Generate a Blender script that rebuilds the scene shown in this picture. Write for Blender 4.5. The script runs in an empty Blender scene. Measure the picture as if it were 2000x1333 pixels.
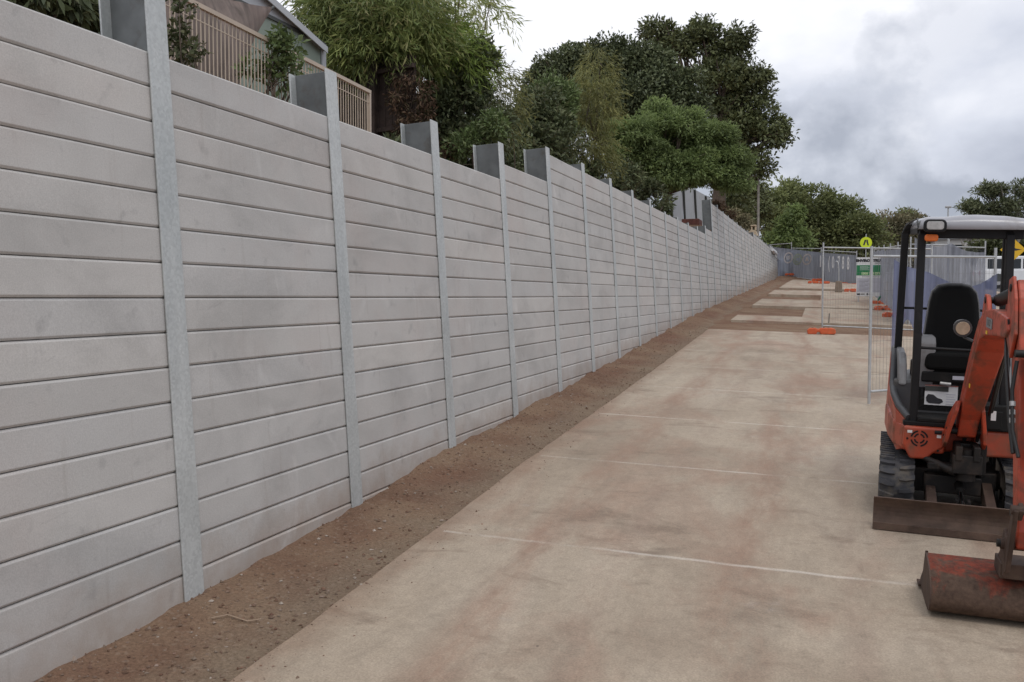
import bpy, math, random
import numpy as np
from mathutils import Vector, Matrix, noise as mnoise
random.seed(7); RNG = np.random.default_rng(7)
sc = bpy.context.scene
COL = sc.collection
R_ = math.radians

# ---------------------------------------------------------------- camera
FPX = 1833.0; HCAM = 2.1
YAW = math.atan(611/FPX); PITCH = math.atan(85.5/FPX)
cd = bpy.data.cameras.new('camera'); cam = bpy.data.objects.new('camera', cd); COL.objects.link(cam)
cam.location = (0, 0, HCAM); cam.rotation_euler = (math.pi/2-PITCH, 0, YAW)
cd.sensor_fit = 'HORIZONTAL'; cd.sensor_width = 36; cd.lens = 36*FPX/2000
cd.clip_start = .05; cd.clip_end = 2000
sc.camera = cam

# ---------------------------------------------------------------- sky, sun, exposure
SUN_EL, SUN_AZ = R_(58), R_(150)          # azimuth measured from +Y clockwise
W = bpy.data.worlds.new('World'); sc.world = W; W.use_nodes = True
nt = W.node_tree; nt.nodes.clear()
def N(tree, t, **k):
    n = tree.nodes.new(t)
    for a, b in k.items():
        if a in n.inputs.keys() if isinstance(a, str) else False: n.inputs[a].default_value = b
        else: setattr(n, a, b)
    return n
def L(tree, a, b): tree.links.new(a, b)
def mathn(tree, op, a, b=None, c=None, clamp=False):
    n = tree.nodes.new('ShaderNodeMath'); n.operation = op; n.use_clamp = clamp
    for i, v in enumerate((a, b, c)):
        if v is None: continue
        if isinstance(v, (int, float)): n.inputs[i].default_value = v
        else: tree.links.new(v, n.inputs[i])
    return n.outputs[0]
def mixc(tree, fac, a, b, blend='MIX'):
    n = tree.nodes.new('ShaderNodeMix'); n.data_type = 'RGBA'; n.blend_type = blend
    for s, v in ((n.inputs[0], fac), (n.inputs[6], a), (n.inputs[7], b)):
        if isinstance(v, (int, float)): s.default_value = v
        elif isinstance(v, (tuple, list)): s.default_value = (*v[:3], 1)
        else: tree.links.new(v, s)
    return n.outputs[2]
def ramp(tree, fac, stops, mode='LINEAR'):
    n = tree.nodes.new('ShaderNodeValToRGB'); cr = n.color_ramp; cr.interpolation = mode
    while len(cr.elements) < len(stops): cr.elements.new(.5)
    for e, (p, c) in zip(cr.elements, stops):
        e.position = p; e.color = (c, c, c, 1) if isinstance(c, (int, float)) else (*c, 1)
    tree.links.new(fac, n.inputs[0]); return n.outputs[0]
def noisen(tree, vec, scale, detail=4, rough=.55, dist=0.0):
    n = tree.nodes.new('ShaderNodeTexNoise'); n.inputs['Scale'].default_value = scale
    n.inputs['Detail'].default_value = detail; n.inputs['Roughness'].default_value = rough
    n.inputs['Distortion'].default_value = dist
    if vec is not None: tree.links.new(vec, n.inputs['Vector'])
    return n.outputs['Fac']
def mapping(tree, vec, scale=(1, 1, 1), loc=(0, 0, 0), rot=(0, 0, 0)):
    n = tree.nodes.new('ShaderNodeMapping'); n.inputs['Scale'].default_value = scale
    n.inputs['Location'].default_value = loc; n.inputs['Rotation'].default_value = rot
    tree.links.new(vec, n.inputs['Vector']); return n.outputs[0]

sky = nt.nodes.new('ShaderNodeTexSky'); sky.sky_type = 'NISHITA'; sky.sun_disc = False
sky.sun_elevation = SUN_EL; sky.sun_rotation = SUN_AZ
tc = nt.nodes.new('ShaderNodeTexCoord'); D = tc.outputs['Generated']
sep = nt.nodes.new('ShaderNodeSeparateXYZ'); L(nt, D, sep.inputs[0])
zc = mathn(nt, 'MAXIMUM', sep.outputs[2], 0.0)
big = noisen(nt, mapping(nt, D, (1, 1, 2.2), (3.1, .4, 1.7)), 2.3, 3, .5, .3)
m1 = mapping(nt, D, (1, 1, 1.5), (.7, 2.3, .2))
m2 = mapping(nt, D, (1, 1, 1.5), (.7+.035, 2.3, .2-.06))
p1 = noisen(nt, m1, 4.6, 8, .5, .15); p2 = noisen(nt, m2, 4.6, 8, .5, .15)
puff = mathn(nt, 'MULTIPLY', mathn(nt, 'SUBTRACT', p1, p2), 1.0)
dn = nt.nodes.new('ShaderNodeVectorMath'); dn.operation = 'DOT_PRODUCT'; L(nt, D, dn.inputs[0])
bd = Vector((-.27, .925, .29)).normalized(); dn.inputs[1].default_value = bd
glow = mathn(nt, 'POWER', mathn(nt, 'MAXIMUM', dn.outputs['Value'], 0), 16)
elev = ramp(nt, zc, [(0, .46), (.085, .40), (.13, .48), (.2, .64), (.30, .81), (.45, .86), (1, .88)])
base = mathn(nt, 'ADD', elev, mathn(nt, 'MULTIPLY', mathn(nt, 'SUBTRACT', big, .5), .22))
puff = mathn(nt, 'MULTIPLY', puff, ramp(nt, zc, [(.08, 1), (.22, .9), (.34, .28), (1, .3)]))
base = mathn(nt, 'ADD', base, puff)
base = mathn(nt, 'ADD', base, mathn(nt, 'MULTIPLY', glow, .30), clamp=True)
cloud = ramp(nt, base, [(.2, (3.3, 3.55, 4.3)), (.45, (4.6, 4.9, 5.8)), (.7, (7.0, 7.3, 8.2)), (1, (10.4, 10.45, 10.9))])
# heaped cloud low down: sharp edged, lit from above
c1 = mapping(nt, D, (1, 1, 1.2), (2.45, .9, .3)); c2 = mapping(nt, D, (1, 1, 1.2), (2.45+.012, .9, .3-.030))
d1 = noisen(nt, c1, 5.4, 10, .54, 0); d2 = noisen(nt, c2, 5.4, 10, .54, 0)
edge = mathn(nt, 'ADD', d1, mathn(nt, 'MULTIPLY', mathn(nt, 'SUBTRACT', .175, zc), 1.15))
alpha = mathn(nt, 'MULTIPLY', ramp(nt, edge, [(.47, 0), (.545, 1)]), ramp(nt, zc, [(.02, .35), (.10, 1), (.26, .9), (.34, .25)]))
lit = mathn(nt, 'ADD', mathn(nt, 'ADD', .46, mathn(nt, 'MULTIPLY', mathn(nt, 'SUBTRACT', d1, d2), 3.4)), mathn(nt, 'MULTIPLY', mathn(nt, 'SUBTRACT', zc, .17), 2.6), clamp=True)
heap = ramp(nt, lit, [(.15, (3.7, 4.0, 4.75)), (.5, (5.5, 5.8, 6.6)), (.85, (7.9, 8.1, 8.8))])
cloud = mixc(nt, mathn(nt, 'MULTIPLY', alpha, .85), cloud, heap)
skyc = mixc(nt, .94, sky.outputs[0], cloud)
bg = nt.nodes.new('ShaderNodeBackground'); bg.inputs['Strength'].default_value = .1
L(nt, skyc, bg.inputs[0])
wo = nt.nodes.new('ShaderNodeOutputWorld'); L(nt, bg.outputs[0], wo.inputs[0])

sd = bpy.data.lights.new('sun', 'SUN'); sd.energy = .75; sd.angle = R_(18); sd.color = (1, .96, .9)
sun = bpy.data.objects.new('sun', sd); COL.objects.link(sun)
sdir = Vector((math.sin(SUN_AZ)*math.cos(SUN_EL), math.cos(SUN_AZ)*math.cos(SUN_EL), math.sin(SUN_EL)))
sun.rotation_euler = sdir.to_track_quat('Z', 'Y').to_euler(); sun.location = (0, 0, 40)
vs = sc.view_settings; vs.view_transform = 'Standard'; vs.look = 'None'; vs.exposure = 0.08; vs.gamma = 1

# ---------------------------------------------------------------- measuring helpers
cY, sY, cP, sP = math.cos(YAW), math.sin(YAW), math.cos(PITCH), math.sin(PITCH)
AX_R = Vector((cY, sY, 0)); AX_F = Vector((-sY*cP, cY*cP, -sP)); AX_U = Vector((-sY*sP, cY*sP, cP))
def at(u, v, y):
    "the point of the place at distance y along the wall that the measured direction (u, v) meets"
    d = AX_F + AX_R*((u-1000)/FPX) + AX_U*((666.5-v)/FPX)
    return Vector((0, 0, HCAM)) + d*(y/d.y)
def atx(u, v, x):
    d = AX_F + AX_R*((u-1000)/FPX) + AX_U*((666.5-v)/FPX)
    return Vector((0, 0, HCAM)) + d*(x/d.x)
def depth(p): return (Vector(p)-Vector((0, 0, HCAM))).dot(AX_F)

# ---------------------------------------------------------------- mesh helpers
class MB:
    def __init__(s): s.v = []; s.f = []; s.mi = []; s.sm = []; s.starts = set()
    def add(s, vs, fs, mi=0, smooth=False):
        o = len(s.v); s.v += [tuple(p) for p in vs]
        for f in fs: s.f.append([i+o for i in f]); s.mi.append(mi); s.sm.append(smooth)
        return s
    def each(s, name, mats, parent=None, bevel=0, seg=2):
        'one object per shape that was added'
        out = []
        for a, q, c, d in s.marks():
            m = MB(); m.v = s.v[a:q]; m.f = [[i-a for i in f] for f in s.f[c:d]]; m.mi = s.mi[c:d]; m.sm = s.sm[c:d]
            out.append(m.build(name, mats, parent, bevel, seg))
        return out
    def marks(s):
        groups = []; fi = 0
        # shapes share no vertices, so each begins where the vertex range of the last one ended
        comp = []; hi = 0
        st = 0; sv = 0; top = -1
        for i, f in enumerate(s.f):
            if min(f) > top and top >= 0 and min(f) in s.starts:
                groups.append((sv, min(f), st, i)); st = i; sv = min(f)
            top = max(top, max(f))
        groups.append((sv, len(s.v), st, len(s.f)))
        return groups
    def box(s, a, b, mi=0, m=None):
        s.starts.add(len(s.v))
        x0, y0, z0 = a; x1, y1, z1 = b
        vs = [Vector(p) for p in ((x0,y0,z0),(x1,y0,z0),(x1,y1,z0),(x0,y1,z0),(x0,y0,z1),(x1,y0,z1),(x1,y1,z1),(x0,y1,z1))]
        if m: vs = [m @ p for p in vs]
        return s.add(vs, [(0,3,2,1),(4,5,6,7),(0,1,5,4),(1,2,6,5),(2,3,7,6),(3,0,4,7)], mi)
    def prism(s, prof, axis, a, b, mi=0, smooth=False):
        "closed outline in the two other axes, extruded along axis from a to b"
        s.starts.add(len(s.v))
        n = len(prof)
        def P(q, t):
            return (t, q[0], q[1]) if axis == 'x' else (q[0], t, q[1]) if axis == 'y' else (q[0], q[1], t)
        vs = [P(q, a) for q in prof]+[P(q, b) for q in prof]
        fs = [tuple(range(n))[::-1], tuple(range(n, 2*n))]
        s.add(vs, fs, mi)
        o = len(s.v)-2*n
        for i in range(n):
            j = (i+1) % n
            s.f.append([o+i, o+j, o+n+j, o+n+i]); s.mi.append(mi); s.sm.append(smooth)
        return s
    def tube(s, pts, r, n=8, mi=0, cap=True, smooth=True):
        s.starts.add(len(s.v)); pts = [Vector(p) for p in pts]; k = len(pts)
        rs = r if isinstance(r, (list, tuple)) else [r]*k
        up = None; rings = []
        for i, p in enumerate(pts):
            t = (pts[min(i+1, k-1)]-pts[max(i-1, 0)])
            t = t.normalized() if t.length > 1e-9 else Vector((0, 0, 1))
            if up is None: up = Vector((0, 0, 1)) if abs(t.z) < .9 else Vector((1, 0, 0))
            a = t.cross(up).normalized(); b = a.cross(t).normalized(); up = b
            rings.append([p+(a*math.cos(2*math.pi*(j+.5)/n)+b*math.sin(2*math.pi*(j+.5)/n))*rs[i] for j in range(n)])
        vs = [q for rr in rings for q in rr]; fs = []
        for i in range(k-1):
            for j in range(n):
                fs.append((i*n+j, i*n+(j+1) % n, (i+1)*n+(j+1) % n, (i+1)*n+j))
        s.add(vs, fs, mi, smooth)
        if cap: s.add(rings[0], [tuple(range(n))], mi); s.add(rings[-1], [tuple(range(n))[::-1]], mi)
        return s
    def cyl(s, a, b, r, n=16, mi=0): return s.tube([a, b], r, n, mi)
    def grid(s, fn, nu, nv, mi=0, smooth=True):
        vs = [fn(i/nu, j/nv) for j in range(nv+1) for i in range(nu+1)]
        fs = [(j*(nu+1)+i, j*(nu+1)+i+1, (j+1)*(nu+1)+i+1, (j+1)*(nu+1)+i) for j in range(nv) for i in range(nu)]
        return s.add(vs, fs, mi, smooth)
    def build(s, name, mats, parent=None, bevel=0, seg=2, solid=0):
        me = bpy.data.meshes.new(name); me.from_pydata(s.v, [], s.f); me.validate()
        for m in (mats if isinstance(mats, (list, tuple)) else [mats]): me.materials.append(m)
        if len(me.polygons) == len(s.f):
            me.polygons.foreach_set('material_index', s.mi); me.polygons.foreach_set('use_smooth', s.sm)
        me.update()
        o = bpy.data.objects.new(name, me); COL.objects.link(o)
        if parent: o.parent = parent
        if solid:
            md = o.modifiers.new('thick', 'SOLIDIFY'); md.thickness = solid; md.offset = 0
        if bevel:
            md = o.modifiers.new('bevel', 'BEVEL'); md.width = bevel; md.segments = seg; md.limit_method = 'ANGLE'; md.angle_limit = R_(35)
        return o
def tag(o, label, cat, group=None):
    o['label'] = label; o['category'] = cat
    if group: o['group'] = group
    return o
def thing(name, label, cat, loc=(0, 0, 0), rot=(0, 0, 0), group=None):
    o = bpy.data.objects.new(name, None); COL.objects.link(o); o.empty_display_size = .2
    o.location = loc; o.rotation_euler = rot
    return tag(o, label, cat, group)
def struct(o): o['kind'] = 'structure'; return o
def copy_tree(o, parent=None):
    c = o.copy(); COL.objects.link(c)
    if parent: c.parent = parent
    for ch in [x for x in o.children]: copy_tree(ch, c)
    return c
def textmesh(name, body, size, mat, parent, loc, rot=(0, 0, 0), ext=.002, sx=1.0, align='CENTER', shear=0, off=0):
    cu = bpy.data.curves.new(name, 'FONT'); cu.body = body; cu.size = size; cu.extrude = ext
    cu.align_x = align; cu.align_y = 'CENTER'; cu.shear = shear; cu.resolution_u = 3; cu.offset = off
    t = bpy.data.objects.new(name, cu); COL.objects.link(t)
    bpy.context.view_layer.update()
    me = bpy.data.meshes.new_from_object(t.evaluated_get(bpy.context.evaluated_depsgraph_get()))
    bpy.data.objects.remove(t); me.materials.clear(); me.materials.append(mat)
    o = bpy.data.objects.new(name, me); COL.objects.link(o); o.parent = parent
    o.location = loc; o.rotation_euler = rot; o.scale = (sx, 1, 1); return o

# ---------------------------------------------------------------- material helpers
def newmat(name):
    m = bpy.data.materials.new(name); m.use_nodes = True; t = m.node_tree
    return m, t, t.nodes['Principled BSDF'], t.nodes['Material Output']
def objvec(t): return t.nodes.new('ShaderNodeTexCoord').outputs['Object']
def bump(t, b, h, strength, dist=.01):
    n = t.nodes.new('ShaderNodeBump'); n.inputs['Strength'].default_value = strength; n.inputs['Distance'].default_value = dist
    t.links.new(h, n.inputs['Height']); t.links.new(n.outputs[0], b.inputs['Normal'])
def surf(name, col, rough=.6, metal=0, var=.25, scale=6, dirt=None, dirt_amt=.5, dirt_scale=5, bmp=.1, bscale=60, spec=.5):
    m, t, b, o = newmat(name); v = objvec(t)
    n1 = noisen(t, v, scale, 5, .6)
    dark = tuple(c*(1-var) for c in col); lite = tuple(min(1, c*(1+var)) for c in col)
    c = mixc(t, ramp(t, n1, [(.3, 0), (.7, 1)]), dark, lite)
    if dirt:
        n2 = noisen(t, v, dirt_scale, 8, .65, .4)
        msk = ramp(t, n2, [(.62-.3*dirt_amt, 0), (.75-.2*dirt_amt, 1)])
        c = mixc(t, mathn(t, 'MULTIPLY', msk, min(1, .4+dirt_amt)), c, dirt)
        t.links.new(mathn(t, 'ADD', mathn(t, 'MULTIPLY', msk, .25), rough, clamp=True), b.inputs['Roughness'])
    else:
        t.links.new(mathn(t, 'ADD', mathn(t, 'MULTIPLY', mathn(t, 'SUBTRACT', n1, .5), .25), rough, clamp=True), b.inputs['Roughness'])
    t.links.new(c, b.inputs['Base Color']); b.inputs['Metallic'].default_value = metal
    b.inputs['Specular IOR Level'].default_value = spec
    if bmp: bump(t, b, noisen(t, v, bscale, 3), bmp, .005)
    return m
def leafmat(name, cols, trans=.25, rough=.55, nscale=.5, lo=1.15, hi=2.6):
    m, t, b, o = newmat(name)
    g = t.nodes.new('ShaderNodeNewGeometry')
    rnd = g.outputs['Random Per Island']
    k = len(cols)
    c = ramp(t, rnd, [(i/(k-1), q) for i, q in enumerate(cols)])
    n = noisen(t, objvec(t), nscale, 3)
    hv = t.nodes.new('ShaderNodeHueSaturation'); t.links.new(c, hv.inputs['Color'])
    t.links.new(ramp(t, n, [(.3, lo), (.7, hi)]), hv.inputs['Value'])
    t.links.new(hv.outputs[0], b.inputs['Base Color']); b.inputs['Roughness'].default_value = rough
    b.inputs['Specular IOR Level'].default_value = .3
    tr = t.nodes.new('ShaderNodeBsdfTranslucent'); t.links.new(hv.outputs[0], tr.inputs[0])
    mx = t.nodes.new('ShaderNodeMixShader'); mx.inputs[0].default_value = trans
    t.links.new(b.outputs[0], mx.inputs[1]); t.links.new(tr.outputs[0], mx.inputs[2]); t.links.new(mx.outputs[0], o.inputs[0])
    return m

# wall concrete
def mat_sleeper():
    m, t, b, o = newmat('sleeper_concrete'); v = objvec(t)
    g = t.nodes.new('ShaderNodeNewGeometry'); oi = t.nodes.new('ShaderNodeObjectInfo')
    rnd = mathn(t, 'FRACT', mathn(t, 'ADD', g.outputs['Random Per Island'], mathn(t, 'MULTIPLY', oi.outputs['Random'], 7.31)))
    tone = ramp(t, rnd, [(0, (.465, .452, .432)), (.35, (.505, .492, .47)), (.7, (.485, .477, .462)), (1, (.545, .525, .495))])
    cl = noisen(t, mapping(t, v, (1, .55, 1)), 1.9, 6, .6, .5)
    c = mixc(t, 1, tone, ramp(t, cl, [(.25, .78), (.5, 1.0), (.78, 1.12)]), 'MULTIPLY')
    sp = noisen(t, v, 5.2, 3, .5)
    c = mixc(t, mathn(t, 'MULTIPLY', ramp(t, sp, [(.64, 0), (.74, 1)]), .42), c, (.26, .255, .25))
    pk = noisen(t, mapping(t, v, (1, 1, 1), (5, 3, 1)), .9, 4, .6)
    c = mixc(t, mathn(t, 'MULTIPLY', ramp(t, pk, [(.5, 0), (.72, 1)]), .3), c, (.50, .42, .385))
    fine = noisen(t, v, 140, 3, .7)
    c = mixc(t, 1, c, ramp(t, fine, [(.3, .86), (.7, 1.1)]), 'MULTIPLY')
    pores = t.nodes.new('ShaderNodeTexVoronoi'); pores.inputs['Scale'].default_value = 28; t.links.new(v, pores.inputs['Vector'])
    c = mixc(t, mathn(t, 'MULTIPLY', ramp(t, pores.outputs['Distance'], [(.035, 1), (.07, 0)]), .35), c, (.14, .13, .12))
    # dusty splash low down, pale lime bloom and faint runs below the joints
    sx = t.nodes.new('ShaderNodeSeparateXYZ'); t.links.new(v, sx.inputs[0])
    hgt = mathn(t, 'ADD', mathn(t, 'SUBTRACT', sx.outputs[2], mathn(t, 'MULTIPLY', sx.outputs[1], .0535)), 2.03)
    hgt = mathn(t, 'ADD', hgt, mathn(t, 'MULTIPLY', mathn(t, 'SUBTRACT', noisen(t, v, 3.5, 6, .65), .5), .7))
    c = mixc(t, mathn(t, 'MULTIPLY', ramp(t, hgt, [(.02, 1), (.38, 0)]), .55), c, (.30, .215, .155))
    run = noisen(t, mapping(t, v, (1, 5.5, .5), (2, 4, 1)), 2.6, 5, .6, .3)
    c = mixc(t, mathn(t, 'MULTIPLY', ramp(t, run, [(.60, 0), (.74, 1)]), .22), c, (.27, .235, .20))
    lime = noisen(t, mapping(t, v, (1, 1.6, 1), (9, 5, 2)), 1.25, 6, .6, .6)
    c = mixc(t, mathn(t, 'MULTIPLY', ramp(t, lime, [(.62, 0), (.74, 1)]), .45), c, (.66, .65, .63))
    scu = noisen(t, mapping(t, v, (1, .7, 2.4), (1, 8, 6)), 3.3, 8, .72, .8)
    c = mixc(t, mathn(t, 'MULTIPLY', ramp(t, scu, [(.63, 0), (.70, 1)]), .3), c, (.25, .24, .235))
    # thin scratches
    sw = noisen(t, mapping(t, v, (1, 2.2, 9), rot=(.5, 0, 0)), 3.2, 2, .5, 1.2)
    c = mixc(t, mathn(t, 'MULTIPLY', ramp(t, sw, [(.735, 0), (.75, 1), (.765, 0)]), .3), c, (.2, .19, .18))
    t.links.new(c, b.inputs['Base Color']); b.inputs['Roughness'].default_value = .68
    b.inputs['Specular IOR Level'].default_value = .3
    bump(t, b, noisen(t, v, 45, 5, .65), .16, .006); return m
def mat_galv():
    m, t, b, o = newmat('galvanised_steel'); v = objvec(t)
    vo = t.nodes.new('ShaderNodeTexVoronoi'); vo.inputs['Scale'].default_value = 62; t.links.new(v, vo.inputs['Vector'])
    sp = t.nodes.new('ShaderNodeSeparateColor'); t.links.new(vo.outputs['Color'], sp.inputs[0])
    n = noisen(t, mapping(t, v, (1, 1, .35)), 3.0, 6, .6, .3)
    c = mixc(t, ramp(t, n, [(.3, 0), (.7, 1)]), (.41, .435, .43), (.59, .61, .60))
    c = mixc(t, 1, c, ramp(t, sp.outputs[0], [(0, .91), (1, 1.08)]), 'MULTIPLY')
    t.links.new(c, b.inputs['Base Color']); b.inputs['Metallic'].default_value = .35
    t.links.new(ramp(t, n, [(.3, .45), (.7, .62)]), b.inputs['Roughness']); bump(t, b, noisen(t, v, 25, 3), .06, .004); return m
def mat_slab():
    m, t, b, o = newmat('slab_concrete'); v = objvec(t)
    s = t.nodes.new('ShaderNodeSeparateXYZ'); t.links.new(v, s.inputs[0])
    n0 = noisen(t, mapping(t, v, (.9, .8, 1)), .6, 6, .58, .4)
    c = ramp(t, n0, [(.28, (.295, .232, .172)), (.5, (.385, .314, .238)), (.75, (.445, .372, .29))])
    red = noisen(t, mapping(t, v, (1.2, .6, 1), (4, 9, 0), (0, 0, .15)), .8, 8, .62, .5)
    c = mixc(t, mathn(t, 'MULTIPLY', ramp(t, red, [(.49, 0), (.69, 1)]), .7), c, (.31, .185, .13))
    wear = noisen(t, mapping(t, v, (1.6, .45, 1), (1, 2, 0), (0, 0, -.2)), .6, 5, .6, .5)
    c = mixc(t, mathn(t, 'MULTIPLY', ramp(t, wear, [(.55, 0), (.75, 1)]), .3), c, (.5, .43, .35))
    smear = noisen(t, mapping(t, v, (1.0, 1.9, 1), (7, 1, 0), (0, 0, .06)), 1.1, 8, .68, .5)
    c = mixc(t, mathn(t, 'MULTIPLY', ramp(t, smear, [(.56, 0), (.68, 1)]), .62), c, (.20, .145, .105))
    spot = noisen(t, v, 2.6, 6, .7, .8)
    c = mixc(t, mathn(t, 'MULTIPLY', ramp(t, spot, [(.64, 0), (.74, 1)]), .3), c, (.19, .15, .125))
    blu = noisen(t, mapping(t, v, (1, 2, 1), (2, 7, 3)), 1.3, 5, .6, .5)
    c = mixc(t, mathn(t, 'MULTIPLY', ramp(t, blu, [(.66, 0), (.76, 1)]), .28), c, (.40, .37, .37))
    wx = mathn(t, 'MULTIPLY', mathn(t, 'SUBTRACT', noisen(t, mapping(t, v, (.2, .16, 1)), 1.0, 3), .5), 1.3)
    for x0, wd, am, cc in ((-1.75, .16, .5, (.30, .19, .135)), (-.35, .17, .55, (.29, .185, .13)), (.35, .10, .3, (.27, .19, .145)), (-1.15, .10, .3, (.27, .19, .145)), (1.35, .18, .4, (.28, .18, .13))):
        dx = mathn(t, 'ABSOLUTE', mathn(t, 'SUBTRACT', mathn(t, 'ADD', s.outputs[0], wx), x0))
        brk = ramp(t, noisen(t, mapping(t, v, (2.2, .55, 1), (x0*3, 1, 2)), 1.2, 7, .7), [(.40, 0), (.62, 1)])
        c = mixc(t, mathn(t, 'MULTIPLY', mathn(t, 'MULTIPLY', ramp(t, dx, [(wd*.35, 1), (wd*1.5, 0)]), brk), min(.8, am*1.45)), c, cc)
    ed = mathn(t, 'ADD', mathn(t, 'ADD', s.outputs[0], 2.69), mathn(t, 'MULTIPLY', mathn(t, 'SUBTRACT', noisen(t, v, 2.4, 7, .7), .5), .55))
    c = mixc(t, mathn(t, 'MULTIPLY', ramp(t, ed, [(0, 1), (.26, 0)]), .6), c, (.26, .17, .115))
    dry = noisen(t, mapping(t, v, (2.0, .5, 1), (3, 3, 1), (0, 0, .05)), 1.6, 9, .75, .4)
    c = mixc(t, 1, c, ramp(t, dry, [(.3, .86), (.5, 1), (.7, 1.10)]), 'MULTIPLY')
    # worn painted bay lines, 2.48 m apart
    wob = mathn(t, 'MULTIPLY', mathn(t, 'SUBTRACT', noisen(t, v, 2.5, 3), .5), .05)
    yy = mathn(t, 'DIVIDE', mathn(t, 'SUBTRACT', mathn(t, 'ADD', s.outputs[1], wob), 6.27), 2.48)
    fr = mathn(t, 'ABSOLUTE', mathn(t, 'SUBTRACT', mathn(t, 'FRACT', mathn(t, 'ADD', yy, .5)), .5))
    line = ramp(t, fr, [(.004, 1), (.011, 0)])
    worn = ramp(t, noisen(t, mapping(t, v, (1, 1.2, 1)), 1.3, 7, .7), [(.40, .08), (.60, .9)])
    inx = mathn(t, 'MULTIPLY', mathn(t, 'GREATER_THAN', s.outputs[0], -2.62), mathn(t, 'LESS_THAN', s.outputs[1], 22.8))
    lm = mathn(t, 'MULTIPLY', mathn(t, 'MULTIPLY', line, worn), inx)
    c = mixc(t, mathn(t, 'MULTIPLY', lm, .62), c, (.66, .6, .53))
    fine = noisen(t, v, 90, 4, .75)
    c = mixc(t, 1, c, ramp(t, fine, [(.3, .74), (.7, 1.2)]), 'MULTIPLY')
    med = noisen(t, mapping(t, v, (1.0, .8, 1)), 13, 9, .78)
    c = mixc(t, 1, c, ramp(t, med, [(.3, .86), (.5, 1), (.7, 1.11)]), 'MULTIPLY')
    scr = noisen(t, mapping(t, v, (5, .5, 1), (4, 4, 2), (0, 0, .25)), 4.0, 5, .7, .6)
    c = mixc(t, mathn(t, 'MULTIPLY', ramp(t, scr, [(.64, 0), (.70, 1)]), .3), c, (.22, .16, .12))
    # little stones and spots
    vo = t.nodes.new('ShaderNodeTexVoronoi'); vo.inputs['Scale'].default_value = 2.2; t.links.new(v, vo.inputs['Vector'])
    c = mixc(t, mathn(t, 'MULTIPLY', ramp(t, vo.outputs['Distance'], [(.012, 1), (.024, 0)]), .7), c, (.08, .06, .05))
    t.links.new(c, b.inputs['Base Color']); b.inputs['Roughness'].default_value = .8
    b.inputs['Specular IOR Level'].default_value = .35
    bump(t, b, mathn(t, 'ADD', fine, mathn(t, 'MULTIPLY', med, 1.5)), .12, .006); return m
def mat_dirt(name='dirt', gravel=True):
    m, t, b, o = newmat(name); v = objvec(t)
    s = t.nodes.new('ShaderNodeSeparateXYZ'); t.links.new(v, s.inputs[0])
    n = noisen(t, v, 1.1, 7, .62, .4)
    c = ramp(t, n, [(.28, (.14, .083, .057)), (.45, (.195, .12, .08)), (.6, (.235, .158, .105)), (.78, (.225, .168, .115))])
    n2 = noisen(t, mapping(t, v, (1, 1, 1), (8, 2, 5)), .45, 5, .6, .6)
    c = mixc(t, mathn(t, 'MULTIPLY', ramp(t, n2, [(.5, 0), (.66, 1)]), .6), c, (.17, .085, .058))
    if gravel:
        gx = mathn(t, 'ADD', s.outputs[0], mathn(t, 'MULTIPLY', mathn(t, 'SUBTRACT', noisen(t, v, 1.6, 5, .6), .5), .9))
        gm = ramp(t, mathn(t, 'ADD', gx, 3.6), [(.42, 0), (.8, 1)])
        c = mixc(t, mathn(t, 'MULTIPLY', gm, .45), c, (.225, .19, .14))
    sp = noisen(t, v, 55, 4, .8)
    c = mixc(t, 1, c, ramp(t, sp, [(.28, .68), (.5, 1), (.72, 1.35)]), 'MULTIPLY')
    vo = t.nodes.new('ShaderNodeTexVoronoi'); vo.inputs['Scale'].default_value = 42; t.links.new(v, vo.inputs['Vector'])
    sc_ = t.nodes.new('ShaderNodeSeparateColor'); t.links.new(vo.outputs['Color'], sc_.inputs[0])
    c = mixc(t, mathn(t, 'MULTIPLY', ramp(t, sc_.outputs[0], [(.86, 0), (.97, 1)]), .3), c, (.32, .25, .19))
    t.links.new(c, b.inputs['Base Color']); b.inputs['Roughness'].default_value = .95
    b.inputs['Specular IOR Level'].default_value = .15
    bump(t, b, mathn(t, 'ADD', sp, mathn(t, 'MULTIPLY', vo.outputs['Distance'], .8)), .7, .015); return m
def mat_cloth(name, col, alpha, stripes=0):
    m, t, b, o = newmat(name); v = objvec(t)
    n = noisen(t, mapping(t, v, (6, 6, .5)), 1.2, 5, .6, .4)
    c = mixc(t, ramp(t, n, [(.3, 0), (.7, 1)]), tuple(q*.6 for q in col), tuple(min(1, q*1.5) for q in col))
    t.links.new(c, b.inputs['Base Color']); b.inputs['Roughness'].default_value = .8
    tr = t.nodes.new('ShaderNodeBsdfTransparent'); tl = t.nodes.new('ShaderNodeBsdfTranslucent'); t.links.new(c, tl.inputs[0])
    a = t.nodes.new('ShaderNodeMixShader'); a.inputs[0].default_value = .3
    t.links.new(b.outputs[0], a.inputs[1]); t.links.new(tl.outputs[0], a.inputs[2])
    x = t.nodes.new('ShaderNodeMixShader'); x.inputs[0].default_value = alpha
    t.links.new(tr.outputs[0], x.inputs[1]); t.links.new(a.outputs[0], x.inputs[2]); t.links.new(x.outputs[0], o.inputs[0])
    return m
M = {}
M['sleeper'] = mat_sleeper(); M['galv'] = mat_galv(); M['slab'] = mat_slab()
M['dirt'] = mat_dirt(); M['earth'] = mat_dirt('earth', False)
M['orange'] = surf('orange_paint', (.40, .060, .025), .42, 0, .18, 3, (.16, .075, .045), .46, 4, .05, 40)
M['orange_arm'] = surf('worn_orange_paint', (.43, .058, .024), .42, 0, .2, 4, (.13, .055, .032), .52, 6, .06, 40)
M['rust'] = surf('rusty_steel', (.062, .036, .026), .75, .1, .4, 5, (.115, .078, .056), .42, 9, .4, 60)
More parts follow.
